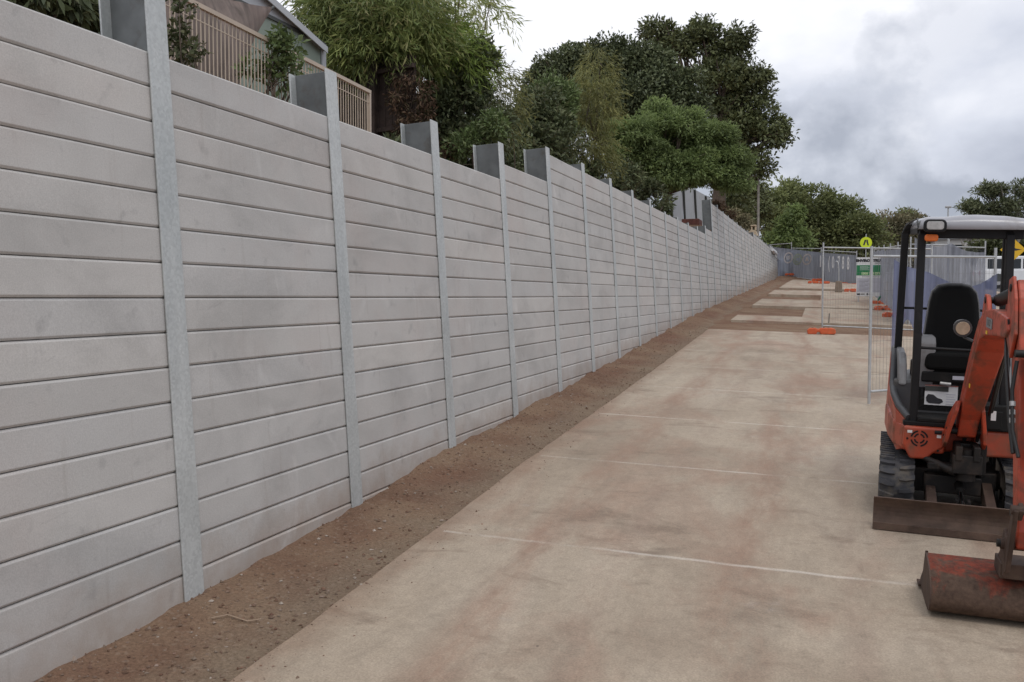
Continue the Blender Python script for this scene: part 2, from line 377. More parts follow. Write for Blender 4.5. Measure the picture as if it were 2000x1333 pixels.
M['bucket_plain'] = surf('rusty_orange_bucket', (.23, .036, .018), .7, .05, .45, 14, (.085, .045, .030), .72, 9, .4, 70)
M['blade'] = surf('muddy_blade_steel', (.10, .064, .047), .8, .1, .4, 7, (.12, .085, .062), .38, 11, .5, 50)
M['black'] = surf('black_steel_paint', (.010, .010, .011), .55, 0, .2, 6, (.04, .034, .03), .2, 6, .03, spec=.3)
M['plastic'] = surf('black_plastic', (.010, .010, .010), .6, 0, .2, 8, (.04, .033, .028), .26, 5, .08, spec=.25)
M['seat'] = surf('seat_vinyl', (.004, .004, .004), .65, 0, .2, 8, None, bmp=.15, bscale=30, spec=.18)
M['greyp'] = surf('grey_plastic', (.20, .20, .205), .6, 0, .15, 5, (.12, .10, .085), .25, 5, .05)
M['dgrey'] = surf('dark_grey_plastic', (.055, .056, .06), .5, 0, .15, 5, (.09, .075, .06), .3, 5, .05)
M['wrap'] = surf('canopy_roof', (.35, .35, .375), .22, 0, .12, 3, (.28, .26, .25), .25, 3, .12, 9)
M['rubber'] = surf('track_rubber', (.042, .042, .047), .75, 0, .25, 7, (.15, .13, .105), .42, 8, .25)
M['grease'] = surf('greasy_steel', (.014, .012, .011), .55, .3, .3, 8, (.06, .042, .032), .4, 8, .2)
M['chrome'] = surf('chrome_rod', (.55, .55, .55), .18, 1, .1, 5, None, bmp=0)
M['hose'] = surf('rubber_hose', (.012, .012, .012), .5, 0, .1, 8, None, bmp=0)
M['fence'] = surf('fence_galvanised', (.48, .49, .49), .45, .5, .15, 8, None, bmp=0)
M['wire'] = surf('fence_wire', (.24, .24, .24), .5, .4, .1, 8, None, bmp=0)
M['foot'] = surf('orange_plastic', (.56, .10, .03), .6, 0, .15, 8, (.40, .12, .05), .3, 6, .1)
M['webzinc'] = surf('dark_web_zinc', (.155, .165, .165), .5, .5, .22, 5, (.13, .115, .10), .25, 6, .05, 30)  # post webs get a darker, mottled grey than the flanges
M['white'] = surf('white_paint', (.72, .72, .72), .5, 0, .05, 3, None, bmp=0)
M['carwhite'] = surf('white_car_paint', (.78, .79, .8), .25, 0, .03, 3, None, bmp=0)
M['glass'] = surf('dark_glass', (.025, .03, .034), .08, 0, .1, 3, None, bmp=0)
M['palegreen'] = surf('sign_pale_green', (.50, .68, .36), .5, 0, .05, 3, None, bmp=0)
M['green'] = surf('sign_green', (.012, .20, .07), .5, 0, .15, 3, None, bmp=0)
M['teal'] = surf('sign_teal', (.02, .22, .19), .5, 0, .15, 3, None, bmp=0)
M['ink'] = surf('sign_ink', (.03, .03, .035), .6, 0, .1, 3, None, bmp=0)
M['lilac'] = surf('sign_print', (.50, .50, .56), .6, 0, .08, 14, None, bmp=0)
M['lime'] = surf('sign_lime', (.62, .75, .02), .5, 0, .05, 3, None, bmp=0)
M['yellow'] = surf('sign_yellow', (.75, .45, .02), .5, 0, .05, 3, None, bmp=0)
M['amber'] = surf('amber_lens', (.72, .16, .02), .2, 0, .1, 20, None, bmp=.2, bscale=90)
M['lens'] = surf('lamp_lens', (.42, .41, .40), .12, 0, .2, 30, None, bmp=.3, bscale=70)
M['tan'] = surf('lamp_glass', (.42, .33, .24), .2, 0, .2, 20, None, bmp=.2)
M['lightmetal'] = surf('bare_metal', (.42, .42, .42), .4, .5, .2, 8, (.2, .17, .14), .3, 8, .05)
M['cloth'] = mat_cloth('grey_mesh_cloth', (.265, .28, .325), .78)
M['cloth_end'] = mat_cloth('end_banner_cloth', (.215, .23, .265), .95)
M['cloth_blue'] = mat_cloth('blue_mesh_cloth', (.135, .155, .255), .84)
M['print'] = surf('banner_print', (.42, .37, .34), .8, 0, .25, 3, None, bmp=0)
M['printgreen'] = surf('banner_print_green', (.24, .27, .19), .8, 0, .25, 3, None, bmp=0)
M['sail'] = mat_cloth('brown_shade_sail', (.215, .165, .145), .94)
M['cream'] = surf('cream_fence_paint', (.50, .41, .32), .5, 0, .08, 5, None, bmp=0)
M['cladding'] = surf('green_cladding', (.235, .285, .235), .55, 0, .06, 2, None, bmp=.03)
M['gable'] = surf('pale_gable_sheet', (.46, .48, .50), .5, 0, .06, 2, None, bmp=.03)
M['roof'] = surf('roof_sheet', (.30, .31, .32), .45, .2, .1, 3, None, bmp=0)
M['trim'] = surf('dark_trim', (.06, .065, .06), .5, 0, .1, 3, None, bmp=0)
M['timber'] = surf('dark_timber', (.05, .033, .027), .85, 0, .4, 4, (.02, .015, .012), .4, 8, .5, 30)
M['bark'] = surf('bark', (.10, .075, .055), .9, 0, .35, 5, None, bmp=.6, bscale=20)
M['palebark'] = surf('pale_bark', (.26, .24, .21), .85, 0, .3, 4, None, bmp=.3, bscale=14)
M['sandstone'] = surf('pale_stone', (.46, .37, .26), .85, 0, .2, 6, None, bmp=.3)
M['shedwhite'] = surf('pale_metal_sheet', (.36, .37, .375), .5, .1, .1, 2, (.30, .25, .23), .2, 2, .03)
M['brick'] = surf('red_brick', (.13, .05, .04), .9, 0, .3, 8, (.06, .03, .028), .4, 12, .4)
M['asphalt'] = surf('asphalt', (.10, .095, .09), .9, 0, .2, 3, (.16, .14, .12), .3, 2, .4, 80)
M['tyre'] = surf('tyre', (.02, .02, .02), .8, 0, .2, 8, None, bmp=0)
M['housewall'] = surf('pale_house_wall', (.55, .54, .52), .8, 0, .08, 2, None, bmp=0)
M['hosegreen'] = surf('green_hose', (.02, .16, .08), .5, 0, .1, 3, None, bmp=0)
M['twig'] = surf('dry_twig', (.33, .24, .17), .8, 0, .2, 20, None, bmp=0)

def mat_bucket():
    m, t, b, o = newmat('rusty_bucket_steel'); v = objvec(t)
    s = t.nodes.new('ShaderNodeSeparateXYZ'); t.links.new(v, s.inputs[0])
    n = noisen(t, v, 7, 9, .68, .5); n2 = noisen(t, v, 26, 6, .7)
    red = mixc(t, ramp(t, n2, [(.35, 0), (.65, 1)]), (.10, .026, .016), (.25, .046, .022))
    mud = mixc(t, ramp(t, n2, [(.3, 0), (.7, 1)]), (.045, .026, .018), (.115, .072, .05))
    f = mathn(t, 'ADD', mathn(t, 'ADD', n, .05), mathn(t, 'MULTIPLY', mathn(t, 'SUBTRACT', .21, s.outputs[2]), 1.3))
    t.links.new(mixc(t, ramp(t, f, [(.43, 0), (.58, 1)]), red, mud), b.inputs['Base Color'])
    b.inputs['Roughness'].default_value = .8; b.inputs['Specular IOR Level'].default_value = .3
    bump(t, b, n2, .5, .01); return m
M['bucket'] = mat_bucket()

# ---------------------------------------------------------------- ground levels
YS = [-30, 0, 4.56, 6.6, 8.6, 10.6, 12.6, 14.8, 16.7, 25, 29.4, 36, 49.8, 64, 80, 120, 500]
ZS = [-1.6, .07, .32, .44, .57, .67, .77, .88, .98, 1.45, 1.66, 1.93, 2.48, 3.05, 3.6, 4.3, 4.8]
def zw(y): return float(np.interp(y, YS, ZS))
def gz(x, y): return zw(y)-.03*(min(max(x, -6), 8)+3.47)
TY = [-30, 9, 12, 30, 34, 60, 85, 130, 500]; TZ = [3.1, 3.15, 3.55, 3.75, 4.7, 5.0, 5.3, 5.6, 6]
def bank(x, y): return float(np.interp(y, TY, TZ))+.04*max(0, -x-6)

def grid_xy(name, xs, ys, fn, mat):
    vs = [(x, y, fn(x, y)) for y in ys for x in xs]; n = len(xs)
    fs = [(j*n+i, j*n+i+1, (j+1)*n+i+1, (j+1)*n+i) for j in range(len(ys)-1) for i in range(n-1)]
    b = MB().add(vs, fs, 0, True); return struct(b.build(name, mat))
fb = lambda x, y, s: mnoise.fractal(Vector((x*s, y*s, 3.3)), 1.0, 2.0, 4)
grid_xy('ground', [-3.62, -3.3, -3, -2.7, -2.3, -1.8, -1.2, -.6, 0, .6, 1.2, 2, 3, 4.5, 6, 8, 12, 20, 40, 80, 200, 500],
        list(np.arange(-30, 26, 2.0))+list(np.arange(26, 56, .4))+list(np.arange(56, 90, 1.5))+[95, 105, 120, 160, 250, 500],
        lambda x, y: gz(x, y)-.075+.03*fb(x, y, .9)+(.30*math.exp(-((x+3.4)/1.5)**2-((y-79)/7)**2))+(.16*math.exp(-((y-(71.5-3.9*(x+.2)))/2.2)**2) if -5 < x < 2.2 else 0), M['earth'])
grid_xy('garden_bank', [-500, -200, -80, -40, -25, -15, -10, -7, -5.5, -4.6, -4.0, -3.74], list(np.arange(-30, 90, 2.0))+[100, 130, 200, 500],
        lambda x, y: (bank(x, y)+.08*fb(x, y, .6) if y < 84 else max(gz(x, y)-.3, bank(x, y)*.85)), M['earth'])
def strip(x, y):
    edge = min(1, (x+3.6)/.9)
    heap = .055*max(0, fb(x, y, .8)+.25)*(1-edge)+.05*(1-edge)**2
    d = .022+(.085*max(0, min(1, (x+3.3)/.7))*max(0, min(1, (y-23.2)/.5)))
    return gz(x, y)-d+heap+.016*fb(x, y, 3.1)+.006*fb(x, y, 11)
def ysteps(a, b, s): return list(np.arange(a, b, s))
grid_xy('dirt_ground', list(np.arange(-3.66, -2.60, .045)), ysteps(-4, 3, .4)+ysteps(3, 14, .055)+ysteps(14, 27, .12)+ysteps(27, 81, .4), strip, M['dirt'])

def slab(name, x0, x1, y0, y1, top=.0, th=.16, ragged=False):
    b = MB(); ys = list(np.arange(y0, y1, .25 if ragged else 1.0))+[y1]; n = len(ys); vs = []
    for y in ys:
        xl = x0+(.012*fb(0, y, 2.3)+.006*fb(3, y, 9) if ragged else 0)
        for x in (xl, x1):
            vs.append((x, y, gz(x, y)+top)); vs.append((x, y, gz(x, y)+top-th))
    fs = []
    for i in range(n-1):
        o = i*4; q = o+4
        fs += [(o, o+2, q+2, q), (o+1, q+1, q+3, o+3), (o, q, q+1, o+1), (o+2, o+3, q+3, q+2)]
    fs += [(0, 1, 3, 2), (4*(n-1), 4*(n-1)+2, 4*(n-1)+3, 4*(n-1)+1)]
    return struct(b.add(vs, fs).build(name, M['slab']))
slab('car_park', -2.69, 8.6, -14, 23.25, ragged=True)
slab('pavement', -2.45, 8.6, 26.35, 28.5)
slab('pavement', -.63, 8.6, 28.5, 33.38)
slab('pavement', -2.4, 8.6, 33.5, 38.9, .03)
slab('pavement', -.18, 8.6, 38.9, 44.0, .03)
slab('pavement', -2.45, 8.6, 44.0, 49.8, .032)
slab('pavement', .9, 8.6, 49.8, 52.1, .034)
slab('pavement', -2.35, 8.6, 52.2, 76, .06)
grid_xy('road', [8.7, 12, 16, 20], [-20, 0, 20, 40, 60, 80, 120, 200], lambda x, y: gz(x, y)+.02, M['asphalt'])

# loose stones on the dirt (too many to count)
def stones(name, n, xf, yf, smin, smax, mat, zf):
    P = []; b_v = []; b_f = []
    oct_ = np.array([(1,0,0),(-1,0,0),(0,1,0),(0,-1,0),(0,0,1),(0,0,-1)], float)
    of = [(0,2,4),(2,1,4),(1,3,4),(3,0,4),(2,0,5),(1,2,5),(3,1,5),(0,3,5)]
    for i in range(n):
        x, y = xf(), yf(); s = smin+(smax-smin)*random.random()**4.5
        q = oct_*s*(1+.35*RNG.standard_normal((6, 3)))*np.array([1, 1.1, .7])
        a = random.random()*6.28; ca, sa = math.cos(a), math.sin(a)
        q = np.stack([q[:, 0]*ca-q[:, 1]*sa, q[:, 0]*sa+q[:, 1]*ca, q[:, 2]], 1)+np.array([x, y, zf(x, y)+s*.2])
        o = len(b_v); b_v += [tuple(k) for k in q]; b_f += [tuple(k+o for k in f) for f in of]
    o = MB().add(b_v, b_f, 0, False).build(name, mat); o['kind'] = 'stuff'; return o
M['stone'] = leafmat('stone_mix', [(.12, .07, .045), (.17, .10, .07), (.20, .15, .11), (.15, .08, .055), (.22, .17, .13), (.22, .12, .08), (.38, .33, .28)], 0, .9, 3, .8, 1.2)
stones('gravel', 8000, lambda: -3.52+.86*random.random()**1.0, lambda: 2.6+22*random.random()**1.8, .003, .016, M['stone'], strip)
stones('gravel', 700, lambda: -2.70+.42*random.random()**2.2, lambda: 2.6+20*random.random()**1.6, .003, .010, M['stone'], lambda x, y: gz(x, y))
tw = MB().tube([(-3.2, 4.33, strip(-3.2, 4.33)+.012), (-3.14, 4.40, strip(-3.14, 4.4)+.016), (-3.02, 4.41, strip(-3.02, 4.41)+.014), (-2.96, 4.45, strip(-2.96, 4.45)+.014)], .004, 5)
tag(tw.build('twig', M['twig']), 'thin pale dry twig lying on the brown dirt strip by the wall', 'twig')

# ---------------------------------------------------------------- retaining wall
BAT = .06
wall = thing('retaining_wall', 'long grey concrete sleeper retaining wall held by galvanised steel posts', 'retaining wall',
             (-3.573, 0, HCAM), (0, -math.atan(BAT), 0))
PY0, PSP = 4.53, 2.02
def py(k): return PY0+PSP*(k-1)
def drift(y): return .0023*max(0, y-10)
def toprow(k):
    y = py(k)+1
    return 7 if k <= 3 else 8 if k == 4 else 10 if k <= 13 else 11 if k == 14 else 16 if y < 52 else 17 if y < 70 else 18
K0, K1 = -3, 38
allsl = []
for k in range(K0, K1):
    y0, y1 = py(k)+.012, py(k+1)-.012
    r0 = int(math.floor((zw(y0)-HCAM)/.2))-1
    for r in range(r0, toprow(k)):
        ym = (y0+y1)/2
        size = (abs(r) < 99)/max(2.0, abs(ym-1)) if y1 > 3.2 else 0
        allsl.append((size if (r+1)*.2+HCAM > zw(ym)+.03 else 0, k, r, y0, y1))
allsl.sort(key=lambda a: -a[0])
def add_sleeper(b, k, r, y0, y1):
    dx = random.uniform(-.003, .002); za = .2*r+drift(y0); zb = .2*r+drift(y1); 
    c = .011; T = .1
    prof = [(-T, 0), (-c*1.0, .0), (0, c), (0, .2-c-.004), (-c, .196), (-.032, .196), (-.034, .1997), (-T, .1997)]
    e0 = y0+random.uniform(0, .006); e1 = y1-random.uniform(0, .006)
    vs = [(p[0]+dx, e0, za+p[1]) for p in prof]+[(p[0]+dx, e1, zb+p[1]) for p in prof]
    n = 8; fs = [tuple(range(n)), tuple(range(2*n-1, n-1, -1))]+[(i, n+i, n+(i+1) % n, (i+1) % n) for i in range(n)]
    b.add(vs, fs)
rest = MB()
for i, (s, k, r, y0, y1) in enumerate(allsl):
    if i < 99:
        b = MB(); add_sleeper(b, k, r, y0, y1); b.build('sleeper', M['sleeper'], wall, bevel=.003, seg=1)
    else: add_sleeper(rest, k, r, y0, y1)
ro = rest.build('sleeper', M['sleeper'], wall); ro['kind'] = 'stuff'; ro['label'] = 'remaining concrete sleepers of the wall'
ptop = {1: 2.05, 2: 1.76, 3: 1.73, 4: 1.83, 5: 2.08}
for k in range(K0, K1+1):
    y = py(k); tr = max(toprow(min(k, K1-1)), toprow(max(k-1, K0)))*.2+drift(y)
    top = ptop.get(k, tr+(.12 if k < 10 else random.choice([.03, .06, .1])) if k > 0 else 1.9)
    bot = zw(y)-HCAM-.35; b = MB(); fw = .086
    b.box((.0035, y-fw, bot), (.0155, y+fw, top))
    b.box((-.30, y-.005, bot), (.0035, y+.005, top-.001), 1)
    b.box((-.312, y-fw, bot), (-.30, y+fw, top))
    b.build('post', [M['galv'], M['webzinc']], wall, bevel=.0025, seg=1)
#@@PART2
# ---------------------------------------------------------------- mini excavator (local: x right, y away, z up)
MX, MY = .97, 8.45
ex = thing('mini_excavator', 'orange mini excavator with black canopy frame, its bucket resting on the slab', 'excavator', (MX, MY, gz(MX, MY)))
eX = Vector((1, 0, -.03)).normalized(); eY = Vector((0, 1, .055)); eZ = eX.cross(eY).normalized(); eY = eZ.cross(eX).normalized()
ex.rotation_euler = Matrix((eX, eY, eZ)).transposed().to_euler()

UR = -.055
def track(xc):
    y0, y1, r, w = -.55, .50, .195, .122
    z0 = r+.022
    Lp = 2*(y1-y0)+2*math.pi*r
    def pos(s, rr):
        s %= Lp; a = y1-y0; h = math.pi*r
        if s < a: return (y0+s, z0+rr, 0.0)                              # along the top, going back
        s -= a
        if s < h: t = s/r; return (y1+rr*math.sin(t), z0+rr*math.cos(t), t)
        s -= h
        if s < a: return (y1-s, z0-rr, math.pi)
        s -= a; t = s/r; return (y0-rr*math.sin(t), z0-rr*math.cos(t), math.pi+t)
    b = MB(); n = 96
    ring = [pos(i*Lp/n, 1) for i in range(n)]
    vs = []
    for i in range(n):
        s = i*Lp/n
        for rr, x in ((r, -w), (r, w), (r-.03, w), (r-.03, -w)):
            q = pos(s, rr); vs.append((xc+x, q[0], q[1]))
    fs = []
    for i in range(n):
        j = (i+1) % n
        for k in range(4): fs.append((i*4+k, i*4+(k+1) % 4, j*4+(k+1) % 4, j*4+k))
    b.add(vs, fs, 0, True)
    NL = 38
    for side in (-1, 1):
        for i in range(NL):
            s = (i+(.5 if side > 0 else 0))*Lp/NL
            xi, xo = xc+side*.018, xc+side*(w+.004)
            pv = []
            for (x, off, half) in ((xi, 0, .014), (xc+side*.062, .004, .021), (xo, .020*1, .024)):
                for ds, rr in ((-half, r-.004), (half, r-.004), (half*.72, r+.021), (-half*.72, r+.021)):
                    q = pos(s+off+ds, rr); pv.append((x, q[0], q[1]))
            f = []
            for k in (0, 4):
                for m in range(4): f.append((k+m, k+(m+1) % 4, k+4+(m+1) % 4, k+4+m))
            f += [(0, 3, 2, 1), (8, 9, 10, 11)]
            b.add(pv, f)
    t = b.build('track', M['rubber'], ex); t.rotation_euler = (0, 0, UR); t.location = (.04, 0, 0)
    f = MB().box((xc-.07, y0+.02, z0-.09), (xc+.07, y1-.02, z0+.07))
    f.build('track_frame', M['grease'], t, bevel=.01)
    w_ = MB()
    for yy, rad in ((y0, .15), (y1, .16)): w_.cyl((xc-.05, yy, z0), (xc+.05, yy, z0), rad, 20)
    for k in range(3): w_.cyl((xc-.085, y0+.25+k*.3, .09), (xc+.085, y0+.25+k*.3, .09), .055, 14)
    w_.each('roller', M['grease'], t)
track(-.435); track(.435)

b = MB().box((-.31, -.5, .17), (.31, .5, .36)).box((-.36, -.33, .2), (.36, -.21, .33)).box((-.36, .25, .2), (.36, .37, .33))
b.cyl((0, 0, .36), (0, 0, .47), .30, 28); b.box((-.2, -.62, .2), (.2, -.5, .34))
b.build('undercarriage', M['grease'], ex, bevel=.01).rotation_euler = (0, 0, UR)

# blade: curved plate with two arms and a lift cylinder
prof = []
for i in range(9):
    t = i/8; z = .002+t*.235; prof.append((-1.075+.075*math.sin(math.pi*t*.9)-.02*t, z))
bp = [(y, z) for y, z in prof]+[(y+.022, z+.001) for y, z in reversed(prof)]
bl = MB().prism(bp, 'x', -.61, .61)
bl.box((-.61, -1.098, .0), (.61, -1.078, .055))
blade = bl.build('blade', M['blade'], ex, bevel=.003); blade.rotation_euler = (0, 0, UR*.6); blade.location = (.035, 0, 0)
for s in (-1, 1):
    MB().prism([(-.98, .03), (-.98, .15), (-.45, .30), (-.45, .18)], 'x', s*.20-.035, s*.20+.035).build('blade_arm', M['rust'], blade, bevel=.006)
c = MB().cyl((0, -.35, .36), (0, -.72, .25), .035, 14); c.box((-.05, -.98, .1), (-.03, -.88, .24)); c.box((.03, -.98, .1), (.05, -.88, .24))
cy = c.build('blade_cylinder', M['grease'], blade)
c2 = MB().cyl((0, -.72, .25), (0, -.94, .185), .018, 10)
c2.build('cylinder_rod', M['chrome'], blade)

# upper body
out = [(-.33, -.60), (-.10, -.61), (-.10, -.50), (.10, -.50), (.10, -.60), (.44, -.57), (.50, -.3), (.50, .55), (.36, .74), (-.30, .74), (-.47, .5), (-.475, 0), (-.455, -.32), (-.40, -.53)]
b = MB().prism(out, 'z', .50, .70)
base_ = b.build('body', M['orange'], ex, bevel=.022, seg=3)
MB().prism([(-.45, -.1), (.47, -.1), (.47, .5), (.33, .68), (-.28, .68), (-.44, .45)], 'z', .695, .99).build('engine_cover', M['dgrey'], ex, bevel=.02)
# front left corner panel drops lower, as the photo shows
b = MB().prism([(-.395, .705), (-.10, .70), (-.10, .56), (-.185, .50), (-.225, .455), (-.345, .452), (-.40, .56)], 'y', -.622, -.56)
b.build('front_panel', M['orange'], ex, bevel=.018, seg=3)
# round grille in the front panel: slots are arcs
b = MB()
for rad, k in ((.058, 4), (.034, 4)):
    for q in range(k):
        a0 = q*math.pi/2+.2; a1 = (q+1)*math.pi/2-.2
        P = []
        for i in range(7):
            a = a0+(a1-a0)*i/6; P.append((-.285+(rad+.006)*math.cos(a), .615+(rad+.006)*math.sin(a)))
        for i in range(6, -1, -1):
            a = a0+(a1-a0)*i/6; P.append((-.285+(rad-.006)*math.cos(a), .615+(rad-.006)*math.sin(a)))
        b.prism(P, 'y', -.6255, -.6205)
b.build('round_grille', M['black'], ex)
MB().box((-.163, -.6245, .628), (-.133, -.6215, .652)).box((-.372, -.6245, .656), (-.338, -.6215, .676)).each('sticker', M['white'], ex)
MB().tube([(-.18, -.6215, .672), (-.13, -.6215, .672)], .014, 10).build('handle_recess', M['black'], ex)
# left side: orange curved skin with grey trim rising to the rear
def side_panel(s, name):
    skin = [(-.56, .52), (-.40, .47), (.55, .50), (.62, .70), (.60, 1.10), (.45, 1.17), (.30, 1.16), (.20, 1.10), (.05, .93), (-.15, .87), (-.35, .80), (-.50, .74)]
    def bulge(y, z): return .455+.035*math.sin(max(0, min(1, (y+.6)/1.25))*math.pi)-.05*max(0, (z-.8))-(.10*max(0, (-.30-y)/.3))
    vs = [(s*bulge(y, z), y, z) for y, z in skin]+[(s*(bulge(y, z)-.035), y, z) for y, z in skin]; n = len(skin)
    fs = [tuple(range(n)), tuple(range(2*n-1, n-1, -1))]+[(i, n+i, n+(i+1) % n, (i+1) % n) for i in range(n)]
    o = MB().add(vs, fs).build(name, M['orange'], ex, bevel=.012, seg=3)
    edge = [(.46, 1.19), (.30, 1.18), (.19, 1.12), (.03, .95), (-.17, .885), (-.36, .82), (-.52, .755)]
    MB().tube([(s*(bulge(y, z)-.03), y, z) for y, z in edge], .028, 8).build('side_trim', M['dgrey'], o)
    return o
side_panel(-1, 'side_panel'); side_panel(1, 'side_panel')
b = MB().box((.11, -.60, .705), (.47, -.40, .90)); b.box((.14, -.615, .72), (.28, -.60, .86))
b.build('battery_box', M['plastic'], ex, bevel=.012)
MB().box((.20, -.6185, .79), (.235, -.6155, .862)).build('sticker', M['white'], ex)
MB().cyl((.135, -.612, .625), (.135, -.585, .625), .022, 14).build('bolt', M['lightmetal'], ex)

b = MB().box((-.40, -.56, .70), (.44, -.08, .735)); b.box((-.30, -.56, .735), (-.10, -.50, .765)); b.box((.0, -.56, .735), (.10, -.50, .765))
b.build('floor', M['plastic'], ex, bevel=.006)
sb = MB().box((-.30, -.10, .735), (.30, .35, 1.12)).box((-.25, -.135, .99), (.25, -.1, 1.08))
seatbase = sb.build('seat_base', M['plastic'], ex, bevel=.015)
# instruction sticker on the seat base
po = MB().box((-.215, -.1055, .80), (.03, -.1025, .965)).build('instruction_sticker', M['white'], seatbase)
MB().box((-.215, -.109, .915), (-.04, -.106, .955)).build('sticker_band', M['trim'], seatbase)
MB().box((-.215, -.109, .958), (.03, -.106, .964)).build('sticker_stripe', M['orange'], seatbase)
blob = [(-.20, .83), (-.18, .815), (-.10, .812), (-.075, .83), (-.085, .85), (-.12, .86), (-.15, .885), (-.19, .888), (-.205, .86)]
MB().prism(blob, 'y', -.1085, -.106).build('sticker_picture', M['ink'], seatbase)
g = MB()
for i in range(5): g.box((-.055, -.108, .812+.02*i), (.015-.01*(i % 2), -.106, .816+.02*i))
g.build('sticker_text', M['lilac'], seatbase)
MB().box((-.02, -.141, 1.02), (.065, -.136, 1.05)).box((.085, -.141, 1.025), (.14, -.136, 1.05)).each('sticker', M['lilac'], seatbase)
MB().tube([(-.11, -.138, .985), (-.03, -.138, .98)], .016, 10).build('latch', M['lightmetal'], seatbase)

# seat
def rrect(x0, x1, z0, z1, r, n=6):
    P = []
    for cx, cz, a in ((x1-r, z1-r, 0), (x0+r, z1-r, 90), (x0+r, z0+r, 180), (x1-r, z0+r, 270)):
        for i in range(n+1):
            t = R_(a+90*i/n); P.append((cx+r*math.cos(t), cz+r*math.sin(t)))
    return P
seat = MB().prism(rrect(-.235, .235, 1.09, 1.24, .05), 'y', -.16, .24).build('seat', M['seat'], ex, bevel=.03, seg=3)
bk = MB(); n = 26
P = [(-.195, 1.20), (-.215, 1.33), (-.195, 1.50), (-.183, 1.62), (-.165, 1.70), (-.12, 1.752), (-.05, 1.767), (.05, 1.767), (.12, 1.752), (.165, 1.70), (.183, 1.62), (.195, 1.5), (.215, 1.33), (.195, 1.20)]
sh = lambda z: .15+.12*(z-1.2)
vs = [(x, sh(z), z) for x, z in P]+[(x*.82, sh(z)-.035, 1.2+(z-1.2)*.93+.01) for x, z in P]+[(x, sh(z)+.10, z) for x, z in P]; n = len(P)
fs = [tuple(range(n, 2*n)), tuple(range(3*n-1, 2*n-1, -1))]
for i in range(n):
    j = (i+1) % n; fs += [(i, j, n+j, n+i), (i, 2*n+i, 2*n+j, j)]
MB().add(vs, fs).build('backrest', M['seat'], ex, bevel=.02, seg=3)
MB().tube([(x*1.01, sh(z)+.055, z*1.002) for x, z in P[1:-1]], .011, 6).build('seat_piping', M['greyp'], ex)

# consoles and levers
def console(s):
    prof = [(-.10, .93), (.10, .93), (.14, 1.30), (.05, 1.36), (-.10, 1.36), (-.155, 1.31), (-.15, 1.2)]
    c = MB().prism(prof, 'x', s*.215-.06, s*.215+.06).build('console', M['greyp'], ex, bevel=.02, seg=3)
    MB().tube([(s*.26, -.06, 1.35), (s*.28, -.10, 1.42), (s*.29, -.12, 1.46)], [.010, .010, .010], 8).build('lever', M['black'], c)
    MB().tube([(s*.29, -.12, 1.45), (s*.292, -.13, 1.52)], [.018, .022], 8).build('lever_grip', M['plastic'], c)
    MB().prism([(-.12, .95), (.35, .95), (.35, 1.22), (.1, 1.20), (-.05, 1.12)], 'x', s*.385-.035, s*.385+.03).build('arm_cover', M['greyp'], ex, bevel=.02)
console(-1); console(1)
for x in (.17, .24):
    MB().tube([(x, -.36, .735), (x, -.40, .95), (x, -.385, 1.06)], .009, 6).build('travel_lever', M['black'], ex)
b = MB().box((-.30, -.47, .735), (-.12, -.30, .75)).box((.12, -.47, .735), (.28, -.3, .75)); b.each('pedal', M['plastic'], ex, bevel=.004)

# canopy
post_pts = {'fl': [(-.327, -.50, .70), (-.327, -.50, 1.2), (-.333, -.43, 2.17), (-.31, -.40, 2.215)],
            'fr': [(.300, -.50, .70), (.292, -.50, 1.2), (.280, -.43, 2.17), (.26, -.40, 2.215)],
            'rl': [(-.405, .36, .95), (-.402, .36, 1.4), (-.395, .36, 2.19), (-.375, .34, 2.25), (-.31, .33, 2.26)],
            'rr': [(.40, .36, .95), (.397, .36, 1.4), (.385, .36, 2.17), (.36, .36, 2.215)]}
for k, p in post_pts.items():
    MB().tube(p, .041, 4, smooth=False).build('canopy_post', M['black'], ex, bevel=.008)
b = MB().tube([(-.327, -.50, 1.305), (.29, -.50, 1.295)], .011, 8); b.build('front_bar', M['black'], ex)
MB().tube([(-.39, .36, 1.555), (.39, .36, 1.55)], .011, 8).build('rear_bar', M['black'], ex)
b = MB().box((-.35, -.44, 2.145), (.37, -.39, 2.225)).box((-.37, .33, 2.18), (.37, .38, 2.225)).box((-.365, -.4, 2.18), (-.32, .36, 2.225)).box((.34, -.4, 2.18), (.385, .36, 2.225))
b.build('canopy_frame', M['black'], ex, bevel=.006)
def rooffn(u, v):
    x = -.362+.772*u; y = -.52+1.0*v
    e = min(u, 1-u, v, 1-v); d = min(1, e/.10)
    z = 2.215+.10*math.sqrt(max(0, 1-(1-d)**2))
    z += .012*mnoise.noise(Vector((x*6, y*5, 1)))*d+.010*math.sin(x*9+1)*d-.02*max(0, x-.05)*d
    return (x, y, z)
rf = MB().grid(rooffn, 44, 40); rf.build('roof', M['wrap'], ex, solid=.004)
MB().tube([(-.362, -.46, 2.22), (-.368, -.40, 2.27), (-.35, -.2, 2.30), (-.372, .1, 2.285), (-.38, .33, 2.265)], .007, 6).build('tie_cord', M['hose'], ex)
# work lamp and indicator
wl = MB().prism(rrect(-.338, -.178, 2.190, 2.288, .035, 4), 'y', -.60, -.545).build('work_lamp', M['black'], ex, bevel=.01)
MB().prism(rrect(-.318, -.198, 2.210, 2.272, .02, 4), 'y', -.606, -.598).build('lamp_lens', M['lens'], wl, bevel=.004)
MB().prism(rrect(-.322, -.228, 2.122, 2.176, .02, 4), 'y', -.56, -.51).build('indicator_lamp', M['amber'], ex, bevel=.008)

